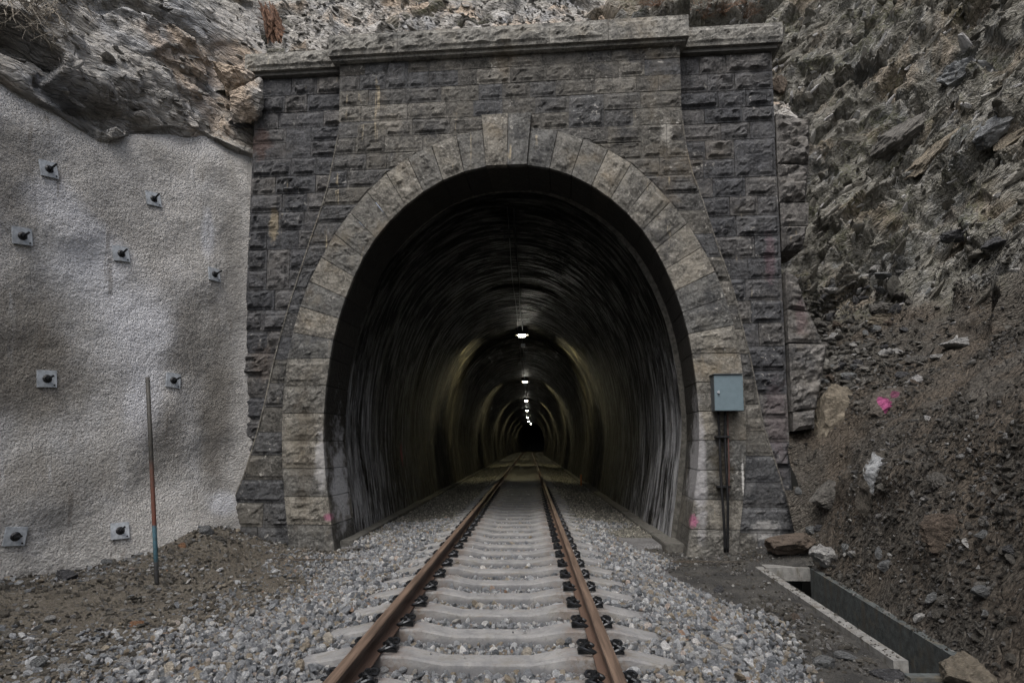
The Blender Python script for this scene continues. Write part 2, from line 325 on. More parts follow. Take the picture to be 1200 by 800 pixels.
# sprayed concrete
t = NT('sprayed_concrete', .93, .2); p = t.pos()
g = t.noise(p, 34, 4, .75); big = t.noise(t.map(p, (1, 1, .75)), .55, 4, .55, .3); m = t.noise(p, 2.2, 5, .6)
c = t.mix(t.rng(m, .3, .7), (.46, .452, .435), (.6, .592, .575))
c = t.mix(t.rng(big, .5, .66, 0, .8), c, (.52, .53, .545))
c = t.mix(t.rng(g, .55, .75, 0, .4), c, (.74, .74, .73)); c = t.mix(t.rng(g, .34, .47, .65, 0), c, (.16, .155, .148))
st = t.noise(t.map(p, (2.2, 2.2, .35)), 1, 5, .6, .4)
def on_wall(px, py):
    a = np.array([-4.62, 9.35, 0]); n_ = np.array([2.35, -1.23, .2]); d = ray(px, py); return tuple(CAM + d * (np.dot(a - CAM, n_) / np.dot(d, n_)))
for (q, rr, amt) in (((20, 400), (.6, 1.1, 1.3), .8), ((60, 440), (.8, .9, .7), .7), ((255, 470), (.35, .5, 1.9), .8), ((222, 400), (.35, .5, .9), .55), ((190, 520), (.5, .6, .8), .5), ((10, 200), (.5, .7, .9), .6), ((120, 270), (.5, .6, .5), .35), ((225, 190), (.9, 1., .35), .3), ((60, 560), (1., 1.2, .5), .5), ((275, 300), (.3, .3, 1.6), .4)):
    c = t.mix(t.math('MULTIPLY', t.spot(p, on_wall(*q), rr, 1.3, .3, .32, .5), amt), c, (.23, .215, .19))
for (q, rr, amt) in (((110, 300), (.6, .8, .8), .75), ((160, 370), (.6, .8, .8), .7), ((170, 460), (.3, .4, 1.1), .6), ((65, 235), (.5, .6, .5), .6), ((245, 270), (.16, .2, .6), .8), ((262, 590), (.4, .4, .3), .8)):
    c = t.mix(t.math('MULTIPLY', t.spot(p, on_wall(*q), rr, 1.6, .35, .32, .45), amt), c, (.7, .72, .765))
c = t.mix(t.rng(st, .55, .7, 0, .35), c, (.27, .255, .23))
wv = t.n('ShaderNodeTexNoise'); t.l(p, wv.inputs['Vector']); wv.inputs['Scale'].default_value = 2.2; wv.inputs['Detail'].default_value = 6; ad = t.n('ShaderNodeVectorMath', operation='ADD'); sc_ = t.n('ShaderNodeVectorMath', operation='SCALE'); t.l(wv.outputs['Color'], sc_.inputs[0]); sc_.inputs['Scale'].default_value = .5; t.l(p, ad.inputs[0]); t.l(sc_.outputs[0], ad.inputs[1])
run = t.noise(t.map(p, (5, 5, .22)), 1, 5, .65); c = t.mix(t.math('MULTIPLY', t.rng(run, .6, .68, 0, .5), t.rng(t.noise(p, .8, 3), .48, .58)), c, (.62, .63, .64))
c = t.mix(t.math('MULTIPLY', t.rng(run, .42, .34, 0, .5), t.rng(t.noise(t.map(p, (1, 1, 1), (0, 0, 0), (4, 4, 4)), .8, 3), .48, .58)), c, (.16, .14, .115))
t.bump([(g, 1), (t.noise(p, 60, 4, .7), .8), (t.vor(p, 36), -.7)], .035); M_SHOT = t.col(c)

# tunnel lining: sooty black concrete with lamplight painted in, lime streaks running down, hoop-wise pour marks
t = NT('tunnel_lining', .62, .22); p = t.pos(); sx = t.sep(p)
hoop = t.noise(t.map(p, (.3, 2.2, .3)), 1, 9, .8, .25); fine = t.noise(t.map(p, (1.2, 9, 1.2)), 1, 6, .7)
far = t.rng(sx[1], 13, 22); crown = t.rng(sx[2], 2.6, 4.6)  # far: lighter tan deeper in, warm lamplight put into the colour
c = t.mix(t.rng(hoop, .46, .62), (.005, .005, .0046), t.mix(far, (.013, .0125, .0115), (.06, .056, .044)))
jl = t.n('ShaderNodeTexWave', wave_type='BANDS', bands_direction='Y'); t.l(p, jl.inputs['Vector']); jl.inputs['Scale'].default_value = .085; jl.inputs['Distortion'].default_value = .3; jl.inputs['Detail'].default_value = 3
c = t.mix(t.rng(jl.outputs['Fac'], .985, .998, 0, .75), c, (.1, .098, .085))
c = t.mix(t.math('MULTIPLY', crown, .88), c, (.006, .006, .0058))  # vault darkened with height: the unlit crown painted into the colour
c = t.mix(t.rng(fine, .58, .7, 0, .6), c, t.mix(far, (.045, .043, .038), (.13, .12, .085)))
low = t.math('MULTIPLY', t.rng(sx[2], 3.8, 1.6), t.rng(sx[1], 20, 11.8))
streak = t.noise(t.map(p, (7, 7, .45)), 1, 7, .72)
c = t.mix(t.math('MULTIPLY', t.rng(streak, .5, .6, 0, .85), t.math('MULTIPLY', low, t.rng(t.noise(p, 1.1, 4), .3, .5))), c, (.42, .43, .45))
lime_daylight = t.math('MULTIPLY', t.math('MULTIPLY', t.rng(sx[2], 3.3, 1.), t.rng(sx[1], 15, 11.2)), t.rng(t.noise(t.map(p, (2.5, 2.5, .7)), 1, 6, .7), .36, .58, 0, .75)); c = t.mix(lime_daylight, c, (.34, .35, .365))  # lime wash, with daylight fading in from the mouth painted into it
c = t.mix(t.math('MULTIPLY', t.rng(streak, .5, .42, 0, .7), low), c, (.006, .006, .006))
c = t.mix(t.math('MULTIPLY', t.spot(p, (-2.85, 20.5, 1.5), (.5, 4.5, .5), 1, .3, .3), .0), c, (.3, .04, .05))
c = t.mix(t.math('MULTIPLY', t.spot(p, (-2.9, 15.6, 1.0), (.5, .2, .38), 6, .4, .12), .8), c, (.3, .05, .09))
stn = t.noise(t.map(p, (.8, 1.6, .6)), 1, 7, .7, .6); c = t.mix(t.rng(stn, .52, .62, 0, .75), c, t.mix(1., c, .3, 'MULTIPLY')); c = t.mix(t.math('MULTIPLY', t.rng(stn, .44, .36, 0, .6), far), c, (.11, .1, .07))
c = t.mix(t.rng(t.noise(p, 9, 7, .8), .56, .68, 0, .45), c, t.mix(1., c, 2.6, 'MULTIPLY'))
t.l(t.rng(t.noise(t.map(p, (1.2, 6, 1.2)), 1, 6, .75), .42, .6, .75, .34), t.b.inputs['Roughness']); t.l(t.math('MULTIPLY', t.rng(sx[1], 12, 17, .12, .5), t.math('SUBTRACT', 1., t.math('MULTIPLY', crown, .8))), t.b.inputs['Specular IOR Level'])
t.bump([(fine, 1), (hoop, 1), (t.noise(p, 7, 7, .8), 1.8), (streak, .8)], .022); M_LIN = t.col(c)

# ---------------------------------------------------------------- portal masonry
SC0 = -.06
EXT = np.array([(6.4, 0), (6.38, .40), (6.31, .79), (6.17, 1.19), (5.98, 1.58), (5.75, 1.94), (5.43, 2.27), (5.09, 2.56), (4.72, 2.83), (4.32, 3.04), (3.93, 3.24), (3.51, 3.38), (3.11, 3.48), (2.71, 3.56), (2.3, 3.6), (1.83, 3.62), (1.4, 3.61), (.99, 3.59), (.58, 3.55), (.15, 3.49), (-.5, 3.4)])
INT = np.array([(5.75, 0), (5.745, .33), (5.68, .65), (5.58, .96), (5.42, 1.26), (5.22, 1.55), (4.97, 1.83), (4.7, 2.07), (4.38, 2.29), (4.03, 2.46), (3.68, 2.6), (3.33, 2.71), (2.98, 2.79), (2.62, 2.86), (2.2, 2.9), (1.83, 2.92), (1.4, 2.92), (.99, 2.88), (.58, 2.82), (.15, 2.75), (-.5, 2.65)])
def fz(T, z): return float(np.interp(z, T[::-1, 0], T[::-1, 1]))
PLZ = np.array([(7.62, -2.91), (6.5, -2.89), (6.2, -2.94), (5.5, -3.06), (5.2, -3.14), (4.6, -3.33), (4.02, -3.5), (3.55, -3.64), (2.74, -3.84), (2.39, -3.91), (1.99, -3.98), (1.44, -4.1), (1.08, -4.2), (.69, -4.31), (.5, -4.4), (-.07, -4.56), (-.6, -4.68)])
PRZ = np.array([(7.62, 2.75), (6.6, 2.75), (6.26, 2.77), (5.79, 2.83), (5.48, 2.9), (5.18, 3.0), (4.68, 3.14), (4.29, 3.25), (3.95, 3.36), (3.54, 3.47), (3.07, 3.56), (2.55, 3.67), (1.51, 3.82), (1.12, 3.93), (.69, 4.05), (-.1, 4.22), (-.6, 4.32)])
def pl(z): return float(np.interp(z, PLZ[::-1, 0], PLZ[::-1, 1]))
def pr(z): return float(np.interp(z, PRZ[::-1, 0], PRZ[::-1, 1]))
BN = [0]
def block(name, q, y0, dep, mat, parent, amp=.029, res=.042, joint=.0045, margin=.028):
    """rock-faced stone: q = four (s,z) corners bl,br,tr,tl; front at local y0, a drafted margin round a broken face"""
    BN[0] += 1; sd_ = BN[0]
    q = [np.array(a, float) for a in q]; ce = sum(q) / 4
    W = max(np.linalg.norm(q[1] - q[0]), np.linalg.norm(q[2] - q[3])); H = max(np.linalg.norm(q[3] - q[0]), np.linalg.norm(q[2] - q[1]))
    if W < .04 or H < .04: return None
    def inset(j):
        fx, fzz = j / W, j / H
        bl = lambda u, v: (q[0] * (1 - u) + q[1] * u) * (1 - v) + (q[3] * (1 - u) + q[2] * u) * v
        return bl, fx, fzz
    bl, fx, fv = inset(joint)
    nx, nz = max(3, int(W / res)), max(3, int(H / res))
    us = [fx] + [fx + (1 - 2 * fx) * min(max(margin / W, .02), .2) * 1] ; us += list(np.linspace(us[1], 1 - us[1], nx + 1)[1:-1]) + [1 - us[1], 1 - us[0]]
    vs_ = [fv] + [fv + (1 - 2 * fv) * min(max(margin / H, .02), .2)]; vs_ += list(np.linspace(vs_[1], 1 - vs_[1], nz + 1)[1:-1]) + [1 - vs_[1], 1 - vs_[0]]
    P2 = np.array([[bl(u, v) for v in vs_] for u in us])           # (nu,nv,2)
    nu, nv = P2.shape[:2]; UU, VV = np.meshgrid(us, vs_, indexing='ij')
    ed = np.minimum(np.minimum(UU, 1 - UU) * W, np.minimum(VV, 1 - VV) * H)
    k = np.clip((ed - margin * .8) / .04, 0, 1); k = k * k * (3 - 2 * k)
    Q = np.stack([P2[..., 0].ravel() * 1., np.full(nu * nv, sd_ * 3.7), P2[..., 1].ravel()], 1)
    f1, _, _ = facet(Q * np.array([5.5, 1, 8]), 5, 1.1); nn = fbm(Q * 7, 3, 3)
    amp = amp * (.35 if random.random() < .18 else 1); prot = k.ravel() * (amp * (.55 + .45 * random.random()) * (1 + .55 * f1 + .5 * nn)) + .004 * vn(Q * 25, 8)
    V = [(P2.reshape(-1, 2)[i, 0], y0 - prot[i], P2.reshape(-1, 2)[i, 1]) for i in range(nu * nv)]
    F = [(i * nv + j, (i + 1) * nv + j, (i + 1) * nv + j + 1, i * nv + j + 1) for i in range(nu - 1) for j in range(nv - 1)]
    ring = [i * nv for i in range(nu)] + [(nu - 1) * nv + j for j in range(1, nv)] + [i * nv + nv - 1 for i in range(nu - 2, -1, -1)] + [j for j in range(nv - 2, 0, -1)]
    b = len(V); V += [(V[i][0], y0 + dep, V[i][2]) for i in ring]; n = len(ring)
    F += [(ring[i], b + i, b + (i + 1) % n, ring[(i + 1) % n]) for i in range(n)]
    return mesh_obj(name, V, F, mat, parent)
BIG = []; BIGY = [0]
def row(name, zb, zt, sl, sr, avg, y0, dep, mat, parent, **k):
    """a course from sl(z) to sr(z) cut into stones of about avg length"""
    for (a_, b_, c_, d_) in BIG:
        if zb >= c_ - .01 and zt <= d_ + .01 and sl(zb) < a_ and sr(zb) > b_ - .01 and y0 == BIGY[0]:
            if zb < c_ + .01: block(name, [(a_, c_), (b_, c_), (b_, d_), (a_, d_)], y0, dep, mat, parent, **k)
            row(name, zb, zt, sl, lambda z: a_, avg, y0 + 1e-5, dep, mat, parent, **k); row(name, zb, zt, lambda z: b_, sr, avg, y0 + 1e-5, dep, mat, parent, **k); return
    L = (sr(zb) + sr(zt) - sl(zb) - sl(zt)) / 2
    if L < .06: return
    n = max(1, int(round(L / avg))); cuts = [0]
    ws = [random.uniform(.6, 1.4) for _ in range(n)]; tot = sum(ws); a = 0
    for w_ in ws: a += w_ / tot; cuts.append(a)
    for i in range(n):
        u0, u1 = cuts[i], cuts[i + 1]; fl = (lambda u, z: sl(z) + (sr(z) - sl(z)) * u)
        # upright joints except at the slanted ends
        m0 = (fl(u0, zb) + fl(u0, zt)) / 2; m1 = (fl(u1, zb) + fl(u1, zt)) / 2
        b0 = sl(zb) if i == 0 else m0; t0 = sl(zt) if i == 0 else m0; b1 = sr(zb) if i == n - 1 else m1; t1 = sr(zt) if i == n - 1 else m1
        block(name, [(b0, zb), (b1, zb), (t1, zt), (t0, zt)], y0 + random.uniform(-.006, .006), dep, mat, parent, **k)

portal = empty('tunnel_portal', PX, -ALPHA, label='dark stone tunnel portal with horseshoe arch, keystone and projecting cornice', cat='tunnel portal')
CZ = [7.66, 7.45, 7.17, 6.9, 6.62, 6.34, 6.06, 5.78, 5.49, 5.19, 4.9, 4.52, 4.14, 3.76, 3.38, 3.0, 2.62, 2.24, 1.85, 1.45, 1.08, .69, .33, -.05, -.5]
BIG[:] = [(.95, 1.52, 6.34, 6.9), (-2.1, -1.72, 7.17, 7.66), (-2.6, -2.1, 6.06, 6.62), (2.1, 2.5, 5.78, 6.34)]
core = MB(); YC = .016
fr = empty  # (keeps the name short below)
wallp = mesh_obj('front_wall', [], [], M_MORTAR, portal)
def cq(q, y, d=.3):
    V = [(s, y, z) for s, z in q] + [(s, y + d, z) for s, z in q]
    core.add(V, [(0, 1, 2, 3), (4, 7, 6, 5), (0, 4, 5, 1), (1, 5, 6, 2), (2, 6, 7, 3), (3, 7, 4, 0)])
for i in range(len(CZ) - 1):
    zt, zb = CZ[i], CZ[i + 1]
    if zb >= 6.3:
        row('stone_block', zb, zt, pl, pr, .52, 0, .38, M_ASH, wallp); cq([(pl(zb) + .01, zb), (pr(zb) - .01, zb), (pr(zt) - .01, zt), (pl(zt) + .01, zt)], YC)
    else:
        eL = lambda z: SC0 - fz(EXT, z) + .03; eR = lambda z: SC0 + fz(EXT, z) - .03
        av = .5 if zb > 4.4 else .6
        row('stone_block', zb, zt, pl, eL, av, 0, .38, M_ASH, wallp); row('stone_block', zb, zt, eR, pr, av, 0, .38, M_ASH, wallp)
        cq([(pl(zb) + .01, zb), (eL(zb), zb), (eL(zt), zt), (pl(zt) + .01, zt)], YC); cq([(eR(zb), zb), (pr(zb) - .01, zb), (pr(zt) - .01, zt), (eR(zt), zt)], YC)
me = wallp.data; me.from_pydata(core.V, [], core.F); me.update()
# big square replacement stone is left to the courses; voussoirs
ring = mesh_obj('arch_ring', [], [], M_VOU, portal)
def path(T, n=400):
    P = np.array([(T[i, 1], T[i, 0]) for i in range(len(T))]); d = np.r_[0, np.cumsum(np.linalg.norm(np.diff(P, axis=0), axis=1))]
    q = np.linspace(0, d[-1], n)
    # smooth the digitised outline
    X = np.interp(q, d, P[:, 0]); Z = np.interp(q, d, P[:, 1]); k = np.ones(25) / 25
    Xp = np.convolve(np.r_[-X[1:13][::-1], X, X[-1] + (X[-1] - X[-13:-1][::-1])], k, 'valid'); Zp = np.convolve(np.r_[Z[1:13][::-1], Z, Z[-1] + (Z[-1] - Z[-13:-1][::-1])], k, 'valid')
    return q, Xp, Zp
qe, XE, ZE = path(EXT); qi, XI, ZI = path(INT)
def ext_at(l): return np.array([np.interp(l, qe, XE), np.interp(l, qe, ZE)])
def int_for(pe):
    """intrados point facing an extrados point: radial above the springing, level below"""
    if pe[1] > 2.9:
        best = min(range(len(XI)), key=lambda i: abs(math.atan2(XI[i], ZI[i] - 2.4) - math.atan2(pe[0], pe[1] - 2.4)))
        return np.array([XI[best], ZI[best]])
    z0 = 2.9; pe0 = None
    return np.array([float(np.interp(-(pe[1] - (-.07 if pe[1] < 2.5 else -.07 * (2.9 - pe[1]) / .4) * 1 + 0), -ZI, XI)), pe[1]])
ls = [.40]; ends = qe[-1]
while ls[-1] < ends - .3: ls.append(ls[-1] + .44)
ls[-1] = ends
rc = MB()
for side in (-1, 1):
    prev = None
    for l in ls:
        e = ext_at(l); i_ = int_for(e); cur = (SC0 + side * e[0], e[1]), (SC0 + side * i_[0], i_[1])
        if prev:
            (e0, i0), (e1, i1) = prev, cur
            q = [i1, e1, e0, i0] if side > 0 else [e1, i1, i0, e0]
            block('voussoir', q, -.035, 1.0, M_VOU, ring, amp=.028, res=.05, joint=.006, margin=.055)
            q2 = [np.array(a) for a in q]
            V = [(a[0], -.0, a[1]) for a in q2] + [(a[0], .96, a[1]) for a in q2]; ce = sum(q2) / 4
            V = [(ce[0] + (v[0] - ce[0]) * .9 + (e0[0] + e1[0] - i0[0] - i1[0]) * .01, v[1], v[2]) for v in V]
            rc.add(V, [(0, 1, 2, 3), (0, 4, 5, 1), (1, 5, 6, 2), (2, 6, 7, 3), (3, 7, 4, 0)])
        prev = cur
kz_ = float(int_for(ext_at(.40))[1]); V = [(a, y, b_) for y in (.0, .96) for a, b_ in ((SC0 - .36, kz_ + .03), (SC0 + .36, kz_ + .03), (SC0 + .41, 6.4), (SC0 - .41, 6.4))]; rc.add(V, [(0, 1, 2, 3), (0, 4, 5, 1), (1, 5, 6, 2), (2, 6, 7, 3), (3, 7, 4, 0)])
me = ring.data; me.from_pydata(rc.V, [], rc.F); me.update()
i_ = int_for(ext_at(.40)); kx = i_[0]
for a_, b_, c_, d_ in ((-kx, .01, .03, -.41), (.01, kx, .41, .03)):
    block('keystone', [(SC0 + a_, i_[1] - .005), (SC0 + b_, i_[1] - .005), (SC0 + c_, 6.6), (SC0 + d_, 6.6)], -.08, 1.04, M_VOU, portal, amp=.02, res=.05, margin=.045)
for side in (-1, 1):     # dressed arris down each edge of the projecting middle wall
    b = MB(); zz_ = np.linspace(6.4, -.4, 30); f_ = pl if side < 0 else pr
    for a_, c_ in zip(zz_[:-1], zz_[1:]):
        x0, x1 = f_(a_), f_(c_); w0 = .02 * -side
        V = [(x1, -.012, c_), (x1 + w0, -.012, c_), (x0 + w0, -.012, a_), (x0, -.012, a_), (x1 + side * .003, .33, c_), (x0 + side * .003, .33, a_)]
        b.add(V, [(0, 1, 2, 3), (0, 3, 5, 4)] if side < 0 else [(3, 2, 1, 0), (4, 5, 3, 0)])
    b.build('dressed_edge', M_VOU if side < 0 else M_ASH, portal)
# cornices
def coping(nm, s0, s1, zb, zt, y0, y1, par):
    o = block(nm, [(s0, zb), (s1, zb), (s1, zt), (s0, zt)], y0, y1 - y0, M_COP, par, amp=.05, res=.045, joint=.003, margin=.05)
    return o
cor = mesh_obj('cornice', [], [], M_COP, portal); b = MB(); b.box(-3.0, 2.82, -.1, .5, 7.66, 8.0); b.box(-3.02, 2.84, -.16, .5, 8.0, 8.055)
cor.data.from_pydata(b.V, [], b.F); cor.data.update()
for s0, s1 in ((-3.05, -1.87), (-1.87, .65), (.65, 1.6), (1.6, 2.87)): coping('coping_stone', s0, s1, 7.71, 8.07, -.16, .45, cor)
# wing walls
BIG[:] = [(3.62, 4.27, 5.54, 6.18), (-3.95, -3.5, 6.18, 6.73), (-4.2, -3.8, 3.86, 4.56)]; BIGY[0] = .3
WZ = [7.66, 7.33, 7.02, 6.73, 6.47, 6.18, 5.86, 5.54, 5.22, 4.9, 4.56, 4.2, 3.86, 3.51, 3.15, 2.78, 2.4, 2.03, 1.66, 1.29, .9, .5, .1, -.4]
def wing(label, side):
    w_ = empty('wing_wall', PX, -ALPHA, label=label, cat='wall')
    if side < 0: sl = lambda z: -4.55; sr = lambda z: pl(z) + .06
    else: sl = lambda z: pr(z) - .06; sr = lambda z: 4.28
    core = MB(); cr = mesh_obj('wall_core', [], [], M_MORTAR, w_)
    for i in range(len(WZ) - 1):
        zt, zb = WZ[i], WZ[i + 1]
        row('stone_block', zb, zt, sl, sr, .5, .3, .5, M_WING, w_, amp=.05)
        if sr(zb) - sl(zb) > .08:
            V = [(s, y, z) for y in (.33, .8) for s, z in ((sl(zb) + .01, zb), (sr(zb) - .01, zb), (sr(zt) - .01, zt), (sl(zt) + .01, zt))]
            core.add(V, [(0, 1, 2, 3), (4, 7, 6, 5), (0, 4, 5, 1), (1, 5, 6, 2), (2, 6, 7, 3), (3, 7, 4, 0)])
    cr.data.from_pydata(core.V, [], core.F); cr.data.update()
    if side < 0: coping('coping_stone', -4.68, -3.03, 7.72, 8.04, .14, .8, w_); b = MB().box(-4.6, -2.95, .2, .8, 7.66, 7.72)
    else: coping('coping_stone', 2.85, 4.42, 7.72, 8.06, .14, .8, w_); b = MB().box(2.8, 4.34, .2, .8, 7.66, 7.72)
    b.build('bed_course', M_MORTAR, w_)
    return w_
wl = wing('coursed dark stone wing wall left of the arch, beside the sprayed concrete', -1)
wr = wing('coursed blue-grey stone wing wall right of the arch, beside the cliff', 1)
for q in ([(4.29, 5.75), (4.78, 5.7), (4.82, 6.45), (4.3, 6.6)], [(4.29, 5.1), (4.7, 5.1), (4.78, 5.7), (4.29, 5.74)], [(4.3, 4.72), (4.72, 4.7), (4.75, 5.08), (4.3, 5.09)], [(4.3, 4.3), (4.62, 4.32), (4.7, 4.69), (4.3, 4.71)],
          [(4.3, 3.35), (4.6, 3.3), (4.46, 3.85), (4.3, 3.95)], [(4.3, 2.82), (4.8, 2.8), (4.62, 3.29), (4.3, 3.34)], [(4.3, 1.75), (4.66, 1.8), (4.88, 2.78), (4.3, 2.8)], [(4.31, 1.45), (4.62, 1.5), (4.64, 1.78), (4.31, 1.74)]):
    block('rubble_stone', q, .2 if q[0][1] < 4 else .3, .75, M_RUB, wr, amp=.11, res=.05, margin=.004, joint=.002)

# ---------------------------------------------------------------- tunnel lining
def track_x(y):
    y = np.asarray(y, float); return np.where(y > 95, .00075 * (y - 95) ** 2 + .0035 * np.clip(y - 125, 0, None) ** 2, 0.)
HW = np.array([(a, max(b_ - .03, 0)) for a, b_ in zip(INT[:, 0] - .04, INT[:, 1])])
qh, XH, ZH = path(HW, 400)
npf = 44; sel = np.linspace(0, 399, npf).astype(int)
prof = np.array([(-XH[i], ZH[i]) for i in sel[::-1]] + [(XH[i], ZH[i]) for i in sel[1:]])
ys = np.r_[np.arange(0, 26, .16), np.arange(26, 60, .45), np.arange(60, 190, 1.5)]
rg = np.random.RandomState(3); segs = []; y = 0
off = np.zeros(len(ys)); cur = 0; nexty = 2.1
for i, y in enumerate(ys):
    if y > nexty: cur = rg.uniform(-.035, .035); nexty = y + rg.uniform(2.2, 5)
    off[i] = cur
P = np.zeros((len(ys), len(prof), 3))
cenz = 2.4
for i, y in enumerate(ys):
    q = prof.copy(); dv = q - np.array([0, cenz]); L = np.linalg.norm(dv, axis=1, keepdims=True)
    Q3 = np.c_[q[:, 0] * 1.2, np.full(len(q), y * 1.3), q[:, 1] * 1.2]
    q = q + dv / L * (off[i] + .018 * fbm(Q3, 4, 40))[:, None]
    base = .97
    s = q[:, 0] + SC0
    yy = 9.6 + base + y; k = max(0, 1 - y / 12)
    P[i, :, 0] = s * 1. + float(track_x(yy)) + math.sin(ALPHA) * base * 0; P[i, :, 1] = yy - s * math.sin(ALPHA) * k; P[i, :, 2] = q[:, 1]
P[0] += 0
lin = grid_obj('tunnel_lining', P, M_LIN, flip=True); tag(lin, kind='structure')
# step ring between arch stones and lining
P2 = np.zeros((2, len(prof), 3)); dv = prof - np.array([0, cenz]); dv /= np.linalg.norm(dv, axis=1, keepdims=True)
for k, e in enumerate((0, .5)):
    P2[k, :, 0] = P[0, :, 0] + dv[:, 0] * e; P2[k, :, 1] = P[0, :, 1] + .0; P2[k, :, 2] = P[0, :, 2] + dv[:, 1] * e
tag(grid_obj('tunnel_lining_edge', P2, simple('lining_edge', (.07, .068, .06), .9, 0, .01, .5), smooth=False), kind='structure')

# lamps, crown fittings, cable
LAMP_Y = [23.4, 40.9, 58.7, 75.8, 94, 111, 124]
t = NT('lamp_glass'); t.b.inputs['Emission Color'].default_value = (1, .97, .85, 1); t.b.inputs['Emission Strength'].default_value = 40; M_GLOW = t.col((.9, .9, .85))
ordw = ['nearest', 'second', 'third', 'fourth', 'fifth', 'sixth', 'farthest']
lens_me = None
for i, y in enumerate(LAMP_Y):
    x = float(track_x(y)) + .03; e = empty('tunnel_lamp', (x, y, 5.57), label=f'lit white lamp under the tunnel crown, {ordw[i]} of the row of seven', cat='lamp', group='ceiling lamps along the tunnel crown')
    if i == 0:
        h = MB().box(-.2, .2, -.1, .1, .02, .16, .01).build('housing', M_BLACK, e); g = MB().box(-.13, .13, -.09, .07, -.2, -.13, .01).build('lens', M_GLOW, e)
        b = MB(); b.tube([(0, 0, .15), (0, 0, .4)], .012); br = b.build('bracket', M_BLACK, e)
        fins = [MB().box(-.24, .24, yy - .004, yy + .004, -.135, .1, .001).build('added_baffle', M_BLACK, e) for yy in (-.11, .11)]; src = (h, g, br, *fins)  # fins added to cut the lamplight into narrow bands on the walls
    else:
        for s_ in src: c_ = s_.copy(); c_.parent = e; COL.objects.link(c_)
    ld = bpy.data.lights.new('lamp_light', 'SPOT'); ld.spot_size = R(165); ld.spot_blend = .3; ld.energy = 1300 if i < 4 else 700; ld.color = (1, .88, .52); ld.shadow_soft_size = .06
    lo = bpy.data.objects.new('lamp_light', ld); COL.objects.link(lo); lo.parent = e; lo.location = (0, 0, -.06)
for i, y in enumerate((26.3, 30.5, 44.0)):
    e = MB().box(-.09, .09, -.08, .08, -.07, .07, .008).build('junction_box', M_ZINC, None); e.location = (.04, y, 5.5)
    tag(e, ['small grey ceiling box just behind the nearest lamp', 'small grey ceiling box midway between first and second lamps', 'small grey ceiling box just behind the second lamp'][i], 'junction box')
b = MB()
pts = [(.03 + .02 * math.sin(y * .9), y, 5.60 + .02 * math.sin(y * 2.1)) for y in np.arange(11, 95, .7)]; b.tube(pts, .014, 5)
tag(b.build('ceiling_cable', M_BLACK), 'thin black cable running along the tunnel crown past the lamps', 'cable')
b = MB(); pts = [(-.12 + .02 * math.sin(y * .7), y, 5.61) for y in np.arange(11, 40, .7)]; b.tube(pts, .008, 5)
tag(b.build('ceiling_cable', M_BLACK), 'finer second cable along the crown, left of the lamp cable', 'cable')
e = empty('cable_anchor', (-.15, 12.2, 5.62), label='dark steel cable anchor hanging from the crown just inside the arch', cat='bracket')
MB().box(-.13, .13, -.02, .02, -.03, .02).build('plate', M_BLACK, e); MB().tube([(-.05, 0, -.02), (-.05, .0, -.2)], .012).tube([(.05, 0, -.02), (.05, 0, -.2)], .012).build('hook', M_BLACK, e)

# ---------------------------------------------------------------- ground
def bal_h(x):   # ballast cross-section
    a = np.abs(x); return np.where(a < 1.35, -.235 - .022 * np.clip((1.25 - a) / .2, 0, 1) - .03 * np.clip((.65 - a) / .2, 0, 1), -.235 - .16 * np.clip((a - 1.35) / .9, 0, 1) - .12 * np.clip(a - 2.25, 0, None))
def xfoot(y): return 3.44 + (np.clip(y, -2, 9) - 4.6) * .1288 + .07
def ground_h(x, y):
    g = np.full(np.shape(x), -.40)
    g = g + .035 * fbm(np.stack([x * .9, y * .9, x * 0], -1).reshape(-1, 3), 3, 60).reshape(np.shape(x))
    # mound against the sprayed wall, rising into the corner by the wing wall
    dl = np.clip((-x - 2.6) / 2, 0, 1.5); g = g + .08 * dl + .33 * np.exp(-(((x + 4.55) / .75) ** 2 + ((y - 9.3) / .9) ** 2))
    g = g + .3 * np.exp(-(((x - 4.2) / .8) ** 2 + ((y - 9.1) / .7) ** 2))       # rubble heaped at the right wing foot
    return g
def arr(*segs): return np.concatenate([np.arange(a, b_, s) for a, b_, s in segs])
gx = arr((-60, -10, 5), (-10, -6.5, .25), (-6.5, 2.9, .045), (2.9, 4.4, .045), (4.4, 9, .3), (9, 60, 5)); gy = arr((-60, -6, 5), (-6, 1.5, .3), (1.5, 10.2, .045), (10.2, 14, .5), (14, 190, 8))
GX, GY = np.meshgrid(gx, gy, indexing='ij'); GZ = ground_h(GX, GY) + .012 * fbm(np.stack([GX * 7, GY * 7, GX * 0], -1).reshape(-1, 3), 3, 70).reshape(GX.shape)
# trench footprint: left and right inner faces
TY0, TY1 = 4.75, 8.28
def tl(y): return 3.10 + (y - 4.85) * (3.35 - 3.10) / 3.4
def tr(y): return 3.44 + (y - 4.6) * (3.91 - 3.44) / 3.65
cx = (GX[:-1, :-1] + GX[1:, 1:]) / 2; cy = (GY[:-1, :-1] + GY[1:, 1:]) / 2
keep = ~((cx > tl(cy) - .05) & (cx < tr(cy) + .04) & (cy > TY0) & (cy < TY1 + .05)) & ~((np.abs(cx) > 2.3) & (np.abs(cx) < 60) & (cy > 16))
PG = np.stack([GX, GY, GZ], -1); ground = tag(grid_obj('ground', PG, M_EARTH, keep=keep), kind='structure')
bx_ = np.linspace(-2.75, 2.75, 111); by_ = arr((-5, 1.5, .3), (1.5, 14, .06), (14, 60, .4), (60, 190, 2)); BX, BY = np.meshgrid(bx_, by_, indexing='ij')
edge = 2.2 + .25 * fbm(np.stack([BY * .6, BY * 0, BX * 0 + np.sign(BX) * 9], -1).reshape(-1, 3), 2, 12).reshape(BX.shape)
